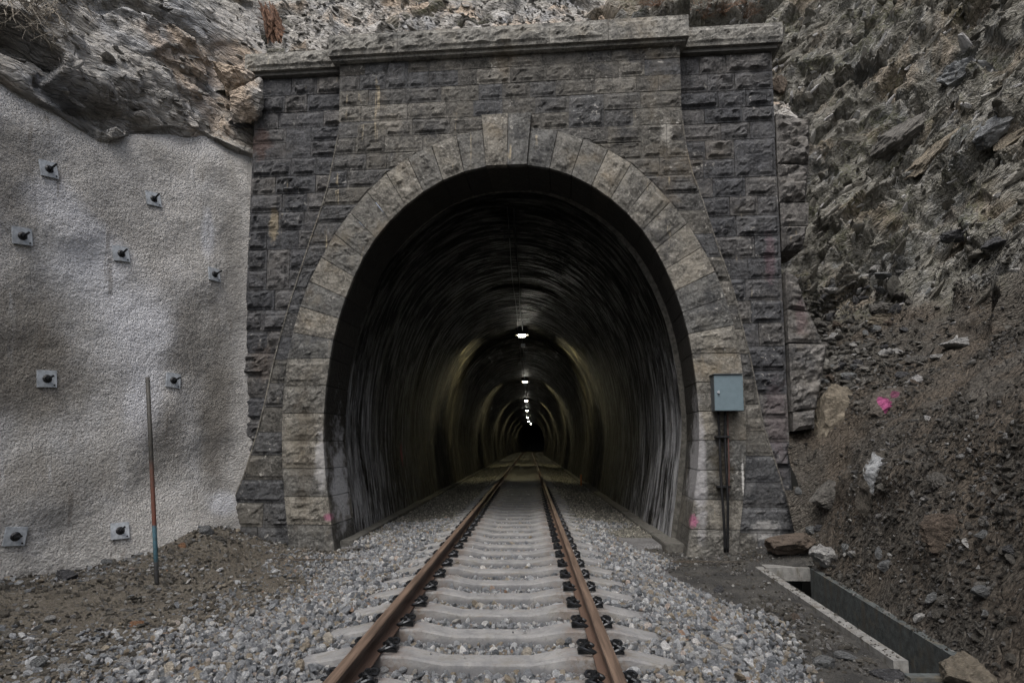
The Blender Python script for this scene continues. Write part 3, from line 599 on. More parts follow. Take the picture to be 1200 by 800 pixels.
BZ = bal_h(BX) - np.where(BY < 10, .25 * np.clip(np.abs(BX) - edge, 0, None), 0) * 1.2 + .012 * fbm(np.stack([BX * 5, BY * 5, BX * 0], -1).reshape(-1, 3), 2, 71).reshape(BX.shape)
BZ = np.where(BY > 10, np.maximum(BZ, -.33), BZ)
Pb = np.stack([BX + track_x(BY), BY, BZ], -1); bed = tag(grid_obj('ballast_bed', Pb, M_FINES), kind='structure')

# ---------------------------------------------------------------- right cliff and the hillside behind the portal
def blur(a):
    for ax in (0, 1): a = (np.roll(a, 1, ax) + 2 * a + np.roll(a, -1, ax)) / 4
    return a
tv = []   # plan stations: (kind, value)
for y in arr((-14, 0, 1.), (0, 3, .2), (3, 8.8, .034)): tv.append(('s', y))
for a in np.linspace(0, 90, 330): tv.append(('f', a))
for x in arr((0, 8.8, .04), (8.8, 16, .6)): tv.append(('t', x))
Dd = np.r_[np.linspace(-.02, 1.0, 40)[:-1], np.linspace(1.0, 4.6, 120)[:-1], np.linspace(4.6, 9.5, 260)[:-1], np.linspace(9.5, 18, 20)]
HD = np.array([(-.02, -.37), (0, -.355), (.25, .1), (.55, .75), (.95, 1.5), (1.3, 1.8), (2.2, 2.35), (3.2, 3.1), (4.3, 3.9), (4.8, 4.5), (5.6, 6.0), (6.4, 7.8), (7.2, 9.3), (8.2, 12), (9.5, 15), (18, 24)])
nT, nD = len(tv), len(Dd); PC = np.zeros((nT, nD, 3))
hD = np.interp(Dd, HD[:, 0], HD[:, 1])
for i, (k, v) in enumerate(tv):
    if k == 's': PC[i, :, 0] = xfoot(v) + Dd; PC[i, :, 1] = v
    elif k == 'f': a = R(v); PC[i, :, 0] = xfoot(8.8) + Dd * math.cos(a); PC[i, :, 1] = 8.8 + Dd * math.sin(a)
    else: PC[i, :, 0] = xfoot(8.8) - v; PC[i, :, 1] = 8.8 + Dd
    PC[i, :, 2] = hD
X, Y = PC[..., 0], PC[..., 1]
wtop = np.clip((4.2 + .36 * (Y - 9.6) - X) / .5 * (Y > 9.5), 0, 1); wtop = wtop * wtop * (3 - 2 * wtop) * (Y > 9.3)
htop = 7.35 + 1.05 * np.clip(Y - 10.3, -.5, None) + .25 * np.clip(Y - 12, 0, None)
PC[..., 2] = PC[..., 2] * (1 - wtop) + np.maximum(PC[..., 2], htop) * wtop
def normals(P):
    a = np.gradient(P, axis=0); b_ = np.gradient(P, axis=1); n = np.cross(a, b_); return n / (np.linalg.norm(n, axis=2, keepdims=True) + 1e-9)
def rotm(rx, ry, rz): return np.array(Euler((rx, ry, rz)).to_matrix())
NC = normals(PC)
if NC[40, 100, 2] < 0: NC = -NC
# hold the steep step behind the wing wall from folding: use the base normal of the unstepped surface
flat = PC.reshape(-1, 3); Rm = np.array(BED_R); Q = flat @ Rm.T
rock = np.clip((PC[..., 2] - 3.3 + .9 * fbm(flat * .8, 3, 80).reshape(nT, nD)) / .8, 0, 1).ravel()
hill = ((PC[..., 0] < 4.2) & (PC[..., 2] > 7)).ravel() * 1.
f1, g1, _ = facet(Q * np.array([.4, .5, 1.3]) + .25 * fbm(flat * .8, 2, 9)[:, None], 11, 1.0); f2, g2, _ = facet(Q * np.array([.9, 1.3, 4.4]) + .2 * fbm(flat * 2, 2, 8)[:, None], 21, .9); f3, g3, id3 = facet(Q * np.array([3, 4, 11]), 31, 1.)
disp_r = .42 * f1 + .25 * f2 + .06 * f3 - .05 * np.exp(-g2 * 14) + .05 * fbm(flat * 2.3, 3, 90)
fb1, gb1, _ = facet(flat * np.array([2.2, 2.2, 3]), 41, 1.); fb2, _, _ = facet(flat * np.array([8, 8, 12]), 51, 1.)
lump = np.clip(fbm(flat * .9, 3, 95), -1, 1)
disp_b = .15 * lump + .04 * fb1 + .022 * fb2 + .02 * fbm(flat * 9, 3, 97)
disp = blur((disp_r * rock + disp_b * (1 - rock)).reshape(nT, nD))
fade = np.clip((Dd + .02) / .6, 0, 1)[None, :]
PC2 = PC + NC * (disp * (.04 + .96 * fade))[..., None]
# keep the rock behind the masonry plane near the portal
Sx = PC2[..., 0] * math.cos(ALPHA) - (PC2[..., 1] - 9.6) * math.sin(ALPHA); Yx = PC2[..., 0] * math.sin(ALPHA) + (PC2[..., 1] - 9.6) * math.cos(ALPHA)
near = (Sx < 4.4) & (Yx < .95) & (Yx > -3) & (PC2[..., 2] > .6) & (Sx > 3.0)
lim = .5 * np.clip((4.5 - Sx) / .2, 0, 1) 
PC2[..., 1] = np.where(near & (wtop > 0), np.maximum(PC2[..., 1], 9.6 + lim), PC2[..., 1])
kx_, ky_, kz_ = [(PC2[:-1, :-1, i] + PC2[1:, 1:, i]) / 2 for i in range(3)]
keepC = ~((kx_ < 4.05) & (ky_ > 8.8) & (kz_ < 6.9)) & ~((kx_ < 4.25) & (ky_ < 10.2) & (ky_ > 9.3) & (kz_ > .6)) & ~((kx_ < 4.05) & (ky_ < 10.45) & (ky_ > 9.0) & (kz_ > 6.9))
cliff = tag(grid_obj('cliff', PC2, M_CLIFF, keep=keepC, smooth=False), kind='structure')
NC2 = normals(PC2); NC2 = NC2 * np.sign((NC2 * NC).sum(2, keepdims=True) + 1e-9)

# rock over the crown: its own grey material -> separate patch just in front of the cliff sheet
hx = arr((-9, -6, .2), (-6, 5.2, .035)); hv = np.linspace(0, 1, 190); HX, HVv = np.meshgrid(hx, hv, indexing='ij')
PH = np.zeros(HX.shape + (3,)); PH[..., 0] = HX; PH[..., 1] = 10.35 + HVv * 5.2 + .15 * (HX > 4) ; PH[..., 2] = 7.0 + HVv * 7.5 - np.clip(HX - 1.2, 0, 4) * HVv * .75
NH = normals(PH); NH = NH if NH[5, 5, 2] > 0 else -NH
fh = PH.reshape(-1, 3); Qh = fh @ np.array(BED_L).T
a1, _, _ = facet(Qh * np.array([.5, .8, 1.3]), 111, 1.); a2, g2h, _ = facet(Qh * np.array([1.5, 2, 4]), 121, 1.); a3, _, _ = facet(Qh * np.array([5, 5, 8]), 131, 1.)
dh = (.2 * a1 + .12 * a2 + .045 * a3 - .04 * np.exp(-g2h * 14) + .08 * fbm(fh * 2.5, 3, 190)).reshape(HX.shape); dh = blur(dh)
PH += NH * dh[..., None]; PH[..., 1] = np.maximum(PH[..., 1], 10.15)
outcrop = tag(grid_obj('rock_outcrop', PH, M_ROCK, smooth=False, flip=True), kind='structure')
# thin the cliff sheet where the outcrop stands: it lies behind, nothing to do

# ---------------------------------------------------------------- left: sprayed concrete wall and rock above
LP = np.array([(-3.75, 10.6), (-4.35, 9.95), (-4.62, 9.35), (-4.95, 8.75), (-5.35, 8.0), (-5.85, 7.0), (-6.3, 5.8), (-6.6, 4.2), (-6.9, 2), (-7.1, -2), (-7.2, -14)])
dl_ = np.r_[0, np.cumsum(np.linalg.norm(np.diff(LP, axis=0), axis=1))]
tt = arr((0, 5.2, .019), (5.2, 9, .1), (9, dl_[-1], .6)); LX = np.interp(tt, dl_, LP[:, 0]); LY = np.interp(tt, dl_, LP[:, 1])
kk = np.ones(25) / 25; LXs = np.convolve(np.pad(LX, 12, 'edge'), kk, 'valid'); LYs = np.convolve(np.pad(LY, 12, 'edge'), kk, 'valid')
tx = np.gradient(LXs); ty = np.gradient(LYs); ln = np.hypot(tx, ty); ox, oy = ty / ln, -tx / ln    # outward (away from the track)
sgn = np.where(ox > 0, -1, 1); ox, oy = ox * sgn, oy * sgn
# top edge height of the sprayed concrete along the wall
ztop = np.interp(tt, [0, 1.4, 2.0, 2.6, 3.07, 3.6, 4.1, 5, 6.0, 8, 30], [6.5, 6.42, 6.2, 5.85, 5.64, 5.7, 5.8, 6.1, 6.5, 7.0, 8]) + .035 * fbm(np.stack([tt * 1.2, tt * 0, tt * 0], -1), 3, 200)
nz = 330; vz = np.linspace(0, 1, nz)
PS = np.zeros((len(tt), nz, 3))
for i in range(len(tt)):
    z = -.7 + vz * (ztop[i] + .7); back = .09 * z + .25 * np.clip((z - ztop[i] + .8) / .8, 0, 1) ** 2 * .5
    flare = -.3 * np.exp(-((z + .3) / .6) ** 2) * math.exp(-((tt[i] - 1.9) / .9) ** 2) * 1.
    PS[i, :, 0] = LXs[i] + ox[i] * (back + flare); PS[i, :, 1] = LYs[i] + oy[i] * (back + flare); PS[i, :, 2] = z
NS = normals(PS); NS = np.where((NS[..., 0:1] < 0), -NS, NS)
fs = PS.reshape(-1, 3)
ds = .1 * fbm(fs * .55, 3, 210) + .022 * fbm(fs * 1.8, 3, 215) + .0055 * vn(fs * 30, 216) + .005 * vn(fs * 48, 217)
rid = np.exp(-((fs[:, 2] - .0) / .55) ** 2) * np.clip((6.9 - fs[:, 1]) / .8, 0, 1) * .02 * np.sin((fs[:, 2] + .1 * fs[:, 1]) * 52 + 3 * vn(fs * 1.5, 218)); ds = ds + rid
Sx = fs[:, 0] * math.cos(ALPHA) - (fs[:, 1] - 9.6) * math.sin(ALPHA)
PS2 = PS + NS * ds.reshape(PS.shape[:2])[..., None]
shot = tag(grid_obj('sprayed_concrete_wall', PS2, M_SHOT), 'rough pale grey sprayed-concrete retaining wall with brown stains, left of the portal', 'retaining wall')
# rock above it
nz = 330; vr = np.linspace(0, 1, nz) ** 1.0; PR = np.zeros((len(tt), nz, 3))
for i in range(len(tt)):
    z = ztop[i] - .12 + vr * (13.5 - ztop[i]); h = z - ztop[i]
    back = .09 * ztop[i] + .02 + .42 * np.clip(h, 0, None) + .1 * np.clip(h - 3, 0, None) + .3 * np.clip(-h / .1, 0, 1)
    # a bulge overhanging the middle of the wall, as above the bolts
    back = back - .35 * np.exp(-((h - .9) / .7) ** 2) * math.exp(-((tt[i] - 3.4) / 1.1) ** 2)
    PR[i, :, 0] = LXs[i] + ox[i] * back; PR[i, :, 1] = LYs[i] + oy[i] * back; PR[i, :, 2] = z
NR = normals(PR); NR = np.where(NR[..., 0:1] < 0, -NR, NR)
fr_ = PR.reshape(-1, 3); Qr = fr_ @ np.array(BED_L).T
a1, _, _ = facet(Qr * np.array([.4, .6, 1.0]) + .3 * fbm(fr_ * .7, 2, 7)[:, None], 311, 1.1); a2, g2r, _ = facet(Qr * np.array([.9, 1.3, 3.0]) + .2 * fbm(fr_ * 2, 2, 6)[:, None], 321, .9); a3, _, _ = facet(Qr * np.array([4, 5, 8]), 331, 1.)
dr = blur((.36 * a1 + .11 * a2 + .03 * a3 - .04 * np.exp(-g2r * 14) + .1 * fbm(fr_ * 2.2, 4, 390)).reshape(PR.shape[:2]))
dr = dr * np.clip(tt / 1.6, .2, 1)[:, None] * np.clip((PR[..., 2] - ztop[:, None] + .1) / .3, .3, 1)
PR2 = PR + NR * dr[..., None]
lrock = tag(grid_obj('rock_face', PR2, M_ROCK, smooth=False, flip=False), kind='structure')
NRr = normals(PR2); NRr = NRr * np.sign((NRr * NR).sum(2, keepdims=True) + 1e-9)
NHr = normals(PH); NHr = NHr * np.sign((NHr * NH).sum(2, keepdims=True) + 1e-9)

# ---------------------------------------------------------------- ray tools on the built surfaces
def bvh(*objs):
    V = []; F = []
    for o in objs:
        b0 = len(V); V += [v.co.copy() for v in o.data.vertices]; F += [[b0 + i for i in p.vertices] for p in o.data.polygons]
    return BVHTree.FromPolygons(V, F)
BV_S = bvh(shot); BV_R = bvh(cliff); BV_G = bvh(ground, bed)
def hit(px, py, *trees):
    best = None; d = Vector(ray(px, py))
    for T in trees:
        h = T.ray_cast(Vector(CAM), d)
        if h[0] is not None and (best is None or h[3] < best[3]): best = h
    return best

# ---------------------------------------------------------------- stone shapes and scattering
def rock_mesh(name, seed, sub=2, sx=(1, .8, .6), ang=.35, mat=None, fine=.06):
    bm = bmesh.new(); bmesh.ops.create_icosphere(bm, subdivisions=sub, radius=1)
    V = np.array([v.co[:] for v in bm.verts]); r = np.random.RandomState(seed)
    # cut with random planes for flat broken faces
    for _ in range(12):
        n = r.normal(size=3); n /= np.linalg.norm(n); d = r.uniform(.45, .8); s = V @ n - d; V = V - np.clip(s, 0, None)[:, None] * n
    V = V + (fine * fbm(V * 2.5 + seed * 7.1, 3, seed))[:, None] * V
    if sub > 3: f_, _, _ = facet(V * np.array([3, 3, 7]) + seed, seed, 1.); V = V * (1 + .09 * f_ + .03 * fbm(V * 9, 2, seed))[:, None]
    V = V * np.array(sx)
    me = bpy.data.meshes.new(name)
    for v, c_ in zip(bm.verts, V): v.co = c_
    bm.to_mesh(me); bm.free()
    if mat: me.materials.append(mat)
    return me
def scatter(name, P, rot, scl, mat, shapes, label=None, cat=None, kind='stuff'):
    """stuff: a point mesh carrying rotation and size, one loose stone on each point"""
    cl = bpy.data.collections.new(name + '_shapes')
    for k, me in enumerate(shapes):
        me = me.copy(); me.materials.clear(); me.materials.append(mat); cl.objects.link(bpy.data.objects.new(name + '_shape', me))
    n = len(P); me = bpy.data.meshes.new(name); me.vertices.add(n); me.vertices.foreach_set('co', np.asarray(P, np.float32).ravel())
    a = me.attributes.new('rot', 'FLOAT_VECTOR', 'POINT'); a.data.foreach_set('vector', np.asarray(rot, np.float32).ravel())
    a = me.attributes.new('scl', 'FLOAT_VECTOR', 'POINT'); a.data.foreach_set('vector', np.asarray(scl, np.float32).ravel()); me.materials.append(mat)
    o = bpy.data.objects.new(name, me); COL.objects.link(o)
    ng = bpy.data.node_groups.new(name, 'GeometryNodeTree'); ng.interface.new_socket('Geometry', in_out='INPUT', socket_type='NodeSocketGeometry'); ng.interface.new_socket('Geometry', in_out='OUTPUT', socket_type='NodeSocketGeometry')
    N = ng.nodes; gi = N.new('NodeGroupInput'); go = N.new('NodeGroupOutput'); ip = N.new('GeometryNodeInstanceOnPoints'); ci = N.new('GeometryNodeCollectionInfo')
    ci.inputs['Collection'].default_value = cl; ci.inputs['Separate Children'].default_value = True; ci.inputs['Reset Children'].default_value = True
    ar = N.new('GeometryNodeInputNamedAttribute'); ar.data_type = 'FLOAT_VECTOR'; ar.inputs['Name'].default_value = 'rot'
    as_ = N.new('GeometryNodeInputNamedAttribute'); as_.data_type = 'FLOAT_VECTOR'; as_.inputs['Name'].default_value = 'scl'
    er = N.new('FunctionNodeEulerToRotation'); L = ng.links.new
    L(gi.outputs[0], ip.inputs['Points']); L(ci.outputs[0], ip.inputs['Instance']); ip.inputs['Pick Instance'].default_value = True
    rv = N.new('FunctionNodeRandomValue'); rv.data_type = 'INT'; rv.inputs['Min'].default_value = 0 if 'Min' in rv.inputs else 0
    for s_ in rv.inputs:
        if s_.name == 'Max' and s_.type == 'INT': s_.default_value = len(shapes) - 1
    ro = [s_ for s_ in rv.outputs if s_.type == 'INT'][0]; L(ro, ip.inputs['Instance Index'])
    L(ar.outputs['Attribute'], er.inputs[0]); L(er.outputs[0], ip.inputs['Rotation']); L(as_.outputs['Attribute'], ip.inputs['Scale']); L(ip.outputs[0], go.inputs[0])
    md = o.modifiers.new('scatter', 'NODES'); md.node_group = ng
    tag(o, label, cat, kind=kind); return o
peb = [rock_mesh('pebble', 100 + i, 2, (1, RS.uniform(.65, .95), RS.uniform(.45, .75)), fine=.025) for i in range(10)]
slab = [rock_mesh('slab', 200 + i, 2, (1, RS.uniform(.5, .8), RS.uniform(.16, .32)), fine=.05) for i in range(8)]
def rand_rot(n, tiltx=.6): return np.stack([RS.normal(0, tiltx, n), RS.normal(0, tiltx, n), RS.uniform(0, 6.28, n)], 1)
# ballast outside
def bed_z(x, y): return np.maximum(np.interp(x, [-9, -2.75, 2.75, 9], [0, 0, 0, 0]) + bal_h(x), -9)
SL0, SLD = 4.27, .6
SLEEP_Y = [SL0 + .12 + SLD * k for k in range(-9, 205)]
def on_sleeper(x, y, m=.0):
    k = (y - (SL0 + .12)) / SLD; fy = np.abs(k - np.round(k)) * SLD; return (fy < .125 + m) & (np.abs(x) < 1.3 + m)
n = 118000; x = RS.uniform(-3.3, 2.9, n); y = RS.uniform(1.6, 12.5, n)
dens = np.where(x < 0, np.clip((2.85 + .5 * fbm(np.stack([y * .7, y * 0, y * 0], -1), 3, 12) + x) / .9, 0, 1), np.clip((2.2 + .35 * fbm(np.stack([y * .9, y * 0, y * 0], -1), 2, 13) - x - .12 * np.clip(7 - y, -3, 4) * -1 + .25) / .5, 0, 1))
ok = (RS.rand(n) < dens) & ~on_sleeper(x, y, -.01)
ok &= ~((y > 9.5) & (np.abs(x) > 2.5)); x, y = x[ok], y[ok]
def surf_z(x, y):
    gz = ground_h(x, y); bz = bal_h(x) - 1.2 * .25 * np.clip(np.abs(x) - 2.2, 0, None); return np.maximum(gz, bz)
s = RS.lognormal(math.log(.0215), .36, len(x)); s = np.clip(s, .01, .055)
z = np.where(y > 9.6, np.maximum(bal_h(x), -.33), surf_z(x, y)) + RS.uniform(-.3, .9, len(x)) * s + .012 * (np.abs(x) > 1.3)
rail = (np.abs(np.abs(x) - .75) < .11); z = np.where(rail, z - .03, z); s = np.where(rail, s * .7, s)
scatter('ballast', np.stack([x, y, z], 1), rand_rot(len(x), .9), np.stack([s, s, s], 1), M_BAL, peb, 'grey crushed-stone ballast spread between and beside the rails', 'ballast')
# a few chips lying on the sleepers
n = 1500; x = RS.uniform(-1.2, 1.2, n); y = RS.uniform(2, 22, n); ok = on_sleeper(x, y, -.04) & (np.abs(np.abs(x) - .75) > .16) & (RS.rand(n) < .5); x, y = x[ok], y[ok]; s = RS.uniform(.005, .017, len(x))
scatter('stone_chips', np.stack([x, y, np.full(len(x), -.185)], 1), rand_rot(len(x), .3), np.stack([s, s, s], 1), M_BAL, peb, 'small stone chips lying on the sleepers', 'stone chips')
# ballast in the tunnel
n = 52000; y = 10.8 + 40 * RS.rand(n) ** 1.9; x = RS.uniform(-2.5, 2.4, n); ok = ~on_sleeper(x, y, -.01); x, y = x[ok], y[ok]; s = RS.uniform(.016, .036, len(x))
m14 = y < 15.5
scatter('tunnel_ballast', np.stack([x, y, np.maximum(bal_h(x), -.33) + RS.uniform(-.2, .7, len(x)) * s], 1), rand_rot(len(x), .9), np.stack([s, s, s], 1), M_BALT, peb, 'dark sooty ballast on the floor inside the tunnel', 'ballast')
# earth stones both sides
n = 60000; x = np.where(RS.rand(n) < .62, RS.uniform(-6.6, -1.7, n), RS.uniform(1.5, 4.3, n)); y = RS.uniform(2.2, 9.9, n)
ok = ~((x > tl(y) - .17) & (x < tr(y) + .06) & (y < TY1 + .3)) & (RS.rand(n) < np.clip(.55 + .5 * fbm(np.stack([x * 1.1, y * 1.1, x * 0], -1), 3, 14), .12, 1)); x, y = x[ok], y[ok]
s = np.clip(RS.lognormal(math.log(.0135), .55, len(x)), .005, .055)
scatter('earth_stones', np.stack([x, y, ground_h(x, y) + RS.uniform(-.1, .5, len(x)) * s], 1), rand_rot(len(x), .5), np.stack([s, s, s], 1), M_GRIT, peb + slab, 'small stones strewn over the brown earth beside the track', 'gravel')
n = 13000; x = RS.uniform(-6.4, -1.9, n); y = RS.uniform(2.4, 9.6, n); dn = np.clip(.25 + .9 * fbm(np.stack([x * .8, y * .8, x * 0], -1), 2, 15) + .5 * (x > -3.4), 0, 1); ok = RS.rand(n) < dn; x, y = x[ok], y[ok]; s = np.clip(RS.lognormal(math.log(.021), .4, len(x)), .01, .06)
scatter('pale_gravel', np.stack([x, y, ground_h(x, y) + .3 * s], 1), rand_rot(len(x), .5), np.stack([s, s, s * .8], 1), M_BAL, peb, 'pale ballast stones strewn thinly over the earth left of the track', 'gravel')
n = 420; y = RS.uniform(TY0, 8.4, n); x = tl(y) - RS.uniform(0, .12, n); k_ = RS.rand(n) < .45; x = np.where(k_, tr(y) + RS.uniform(0, .09, n), x); s = np.clip(RS.lognormal(math.log(.0055), .6, n), .002, .022)
scatter('drain_grit', np.stack([x, y, np.where(k_, -.338, -.346) + s * .3], 1), rand_rot(n, .4), np.stack([s, s, s], 1), M_GRIT, peb, 'grit and small stones spilled along the drain edges', 'gravel')
n = 1500; y = RS.uniform(TY0, 8.6, n); x = tl(y) + (tr(y) - tl(y)) * RS.rand(n); s = np.clip(RS.lognormal(math.log(.018), .5, n), .006, .06)
scatter('drain_gravel', np.stack([x, y, np.full(n, -1.09)], 1), rand_rot(n, .6), np.stack([s, s, s], 1), M_GRITB, peb, 'gravel lying on the floor of the drain', 'gravel')
# bank, scree and cliff stones on sampled surface points
def sample(P, N_, mask, n):
    ii = np.argwhere(mask); k = RS.randint(0, len(ii), n); i, j = ii[k, 0], ii[k, 1]
    return P[i, j] + RS.normal(0, .012, (n, 3)), N_[i, j]
aY = PC2[..., 1]; aX = PC2[..., 0]; aZ = PC2[..., 2]
okc = np.zeros((nT, nD), bool); okc[:-1, :-1] = keepC; okc &= (aY > 2.5) & (aX > 3.3) & (Dd[None, :] < 9)
def weight_pick(P, N_, mask, n, wt):
    ii = np.argwhere(mask); pr_ = wt[ii[:, 0], ii[:, 1]]; pr_ = pr_ / pr_.sum(); k = RS.choice(len(ii), n, p=pr_); i, j = ii[k, 0], ii[k, 1]
    return P[i, j] + RS.normal(0, .012, (n, 3)), N_[i, j]
da = np.linalg.norm(np.gradient(PC2, axis=0), axis=2) * np.linalg.norm(np.gradient(PC2, axis=1), axis=2); da = np.clip(da, 0, .02)
bankm = okc & (aZ < 4.6)
p_, nn = weight_pick(PC2, NC2, bankm, 50000, da * np.clip(.5 + fbm(flat * .9, 3, 16).reshape(nT, nD), .1, 2)); s = np.clip(RS.lognormal(math.log(.016), .55, len(p_)), .006, .075)
scatter('bank_stones', p_, rand_rot(len(p_), .6), np.stack([s, s, s], 1), M_GRITB, peb + slab, 'loose stones strewn over the brown earth bank on the right', 'loose stones')
# scree tongue beside the wing wall
gx0 = np.exp(-(((aX - 5.3) / 1.0) ** 2 + ((aY - 11.7) / 1.7) ** 2 + ((aZ - 3.0) / .9) ** 2)) * (aZ > 1.7)
p_, nn = weight_pick(PC2, NC2, okc & (aZ > 1.7) & (aZ < 4.4), 2600, da * gx0 + 1e-9); s = np.clip(RS.lognormal(math.log(.062), .42, len(p_)), .03, .17)
p_ = p_ + nn * (RS.uniform(0, .8, (len(p_), 1)) * s[:, None] * .5)
scatter('scree', p_, rand_rot(len(p_), .45), np.stack([s, s, s * 1.2], 1), M_SCREE, slab, 'tongue of grey flat rubble spilling down beside the right wing wall', 'scree')
# shards on the strata
def oriented(n, bed, sd_):
    out = np.zeros((n, 3)); q0 = Vector(bed[2]).to_track_quat('Z', 'X')
    for i in range(n):
        a, b_, c_ = RS.normal(0, sd_, 2).tolist() + [RS.uniform(0, 6.28)]; out[i] = (q0 @ Euler((a, b_, c_)).to_quaternion()).to_euler()[:]
    return out
p_, nn = weight_pick(PC2, NC2, okc & (aZ > 3.4) & (aX > 4.2), 13000, da); s = np.clip(RS.lognormal(math.log(.065), .62, len(p_)), .015, .3)
scatter('slate_shards', p_ - nn * (s[:, None] * .22), oriented(len(p_), BED_R, .13), np.stack([s * 1.5, s * .9, s * .8], 1), M_SHARD, slab, 'broken slate edges sticking out of the cliff on the right', 'rock shards')
dah = np.full(PH.shape[:2], 1.); mh = (PH[..., 0] > -5.5) & (PH[..., 2] > 7.3) & (PH[..., 2] < 12.5)
p_, nn = weight_pick(PH, NHr, mh, 5000, dah); s = np.clip(RS.lognormal(math.log(.05), .5, len(p_)), .015, .2)
scatter('rock_shards', p_, oriented(len(p_), BED_L, .35), np.stack([s * 1.2, s, s], 1), M_SHARDG, slab, 'loose grey rock fragments on the outcrop above the portal', 'rock shards')
mr = (PR2[..., 1] > 3) & (PR2[..., 2] < 12) & (vr[None, :] > .06)
p_, nn = weight_pick(PR2, NRr, mr, 1300, np.ones(mr.shape)); s = np.clip(RS.lognormal(math.log(.05), .5, len(p_)), .015, .22)
scatter('rock_shards', p_ - nn * .1 * s[:, None], oriented(len(p_), BED_L, .3), np.stack([s * 1.3, s, s], 1), M_SHARDG, slab, 'thin rock flakes breaking off the face above the sprayed concrete', 'rock shards')

# ---------------------------------------------------------------- named rocks
def rock_col(name, c, spots=()):
    t = NT(name, .85, .3); o = t.obj(); p = t.pos(); g = t.noise(o, 3.2, 8, .7, .4); k = t.ramp(g, [(.3, tuple(v * .45 for v in c)), (.5, c), (.7, tuple(min(1, v * 1.5) for v in c))])
    k = t.mix(t.rng(t.noise(o, 13, 5, .7), .55, .7, 0, .5), k, tuple(min(1, v * 1.9) for v in c))
    for cc, rr, colr, thr in spots: k = t.mix(t.spot(o, cc, rr, 2.2, thr, .06, .55), k, colr)
    t.bump([(g, 1), (t.noise(o, 14, 6, .7), .5), (t.vor(o, 4), -.5)], .12); return t.col(k)
C_GREY, C_PALE, C_DARK, C_TAN, C_BRN = (.2, .21, .215), (.36, .36, .355), (.09, .092, .098), (.21, .185, .145), (.13, .105, .085)
RM = {k: rock_col('boulder_' + k, c) for k, c in dict(grey=C_GREY, pale=C_PALE, dark=C_DARK, tan=C_TAN, brown=C_BRN, orange=(.34, .19, .11), white=(.6, .6, .58), mid=(.13, .125, .115)).items()}
RM['splash'] = rock_col('boulder_splashed', (.115, .105, .09), [((0, -.75, .1), (.75, 1.2, 1.1), (.42, .44, .46), .28)])
RM['pink'] = rock_col('boulder_pink', (.13, .115, .1), [((-.2, -.6, -.1), (.32, 1.2, 1.1), (.42, .1, .24), .3), ((.45, -.5, .3), (.5, .9, .3), (.2, .07, .12), .5)])
def place(px, py, w_px, h_px, colr, label, cat='rock', name='rock', tree=None, seed=None, rot=(0, 0, 0), flat_=.7, sink=.25, group=None, sub=3):
    """py is the rock's centre; it sits on the surface seen there"""
    h = hit(px, py + h_px * .2, *(tree or (BV_G, BV_R)))
    if h is None: return None
    d = h[3]; wd = w_px * d / FPX / 2; hd = h_px * d / FPX / 2; sd_ = seed or int(px * 7 + py)
    me = rock_mesh(name, sd_, (4 if w_px > 24 else sub), (1, 1, 1), mat=RM[colr], fine=.1); o = bpy.data.objects.new(name, me); COL.objects.link(o)
    me.materials.clear(); me.materials.append(RM[colr])
    for p in me.polygons: p.use_smooth = False
    o.location = h[0] + Vector((0, 0, hd * (1 - 2 * sink) * .6)); o.scale = (wd * 1.12, max(wd, hd) * flat_, hd * 1.12); o.rotation_euler = rot
    return tag(o, label, cat, group)
me = rock_mesh('rock', 771, 4, (1, 1, 1), fine=.1); me.materials.append(RM['tan']); o = bpy.data.objects.new('rock', me); COL.objects.link(o); o.location = (3.33, 4.60, -.35); o.scale = (.2, .17, .16); o.rotation_euler = (.1, .2, .5)
tag(o, 'big tan angular boulder at the near end of the drain', 'rock')
place(930, 641, 58, 27, 'brown', 'flat reddish-brown slab lying behind the far end of the drain', flat_=.8, sink=.1)
place(905, 628, 22, 14, 'grey', 'grey rounded rock touching the reddish slab, on its upper left')
place(970, 656, 34, 26, 'pale', 'pale grey angular block on the far corner of the drain', sink=.05, rot=(0, .15, .3))
place(992, 642, 15, 14, 'grey', 'small blue-grey stone just right of the pale block')
place(1000, 649, 11, 8, 'pale', 'smallest pale stone wedged beside the pale block')
place(952, 621, 13, 10, 'grey', 'grey stone on the rubble above the reddish slab')
place(1031, 649, 13, 14, 'grey', 'upper of two touching grey stones on the bank behind the drain')
place(1039, 661, 19, 13, 'grey', 'lower of two touching grey stones on the bank behind the drain')
place(1156, 694, 23, 12, 'grey', 'lone flat grey stone on the bank near the right edge')
place(1094, 701, 16, 11, 'grey', 'left stone of a pair above the drain side')
place(1108, 704, 14, 10, 'mid', 'right darker stone of a pair above the drain side')
place(1152, 628, 14, 11, 'grey', 'grey stone half buried in the earth bank')
place(1185, 646, 14, 11, 'dark', 'dark stone at the right edge of the earth bank')
place(1155, 721, 12, 9, 'grey', 'small grey stone low on the bank, right of the drain')
place(989, 769, 24, 10, 'grey', 'flat grey stone lying on the dirt path beside the drain', sink=.1)
place(931, 722, 15, 9, 'brown', 'small brown stone half buried in the dirt path')
place(842, 691, 16, 10, 'dark', 'dark stone at the ballast edge right of the track')
place(860, 740, 14, 11, 'white', 'white stone in the ballast, midway to the drain')
place(777, 727, 13, 9, 'white', 'bright white round stone in the ballast right of the sleepers')
place(966, 778, 28, 14, 'grey', 'wide pale-grey stone at the ballast foot, left of the flat path stone')
place(1042, 789, 34, 15, 'dark', 'dark flat slab in front of the drain end')
place(392, 634, 14, 10, 'white', 'bright white stone at the foot of the left arch jamb', sink=.1)
place(147, 777, 17, 11, 'pale', 'right one of two pale pebbles on the earth at bottom left')
place(128, 770, 13, 9, 'pale', 'left one of two pale pebbles on the earth at bottom left')
place(46, 778, 15, 13, 'grey', 'round grey stone on the earth in the bottom left corner')
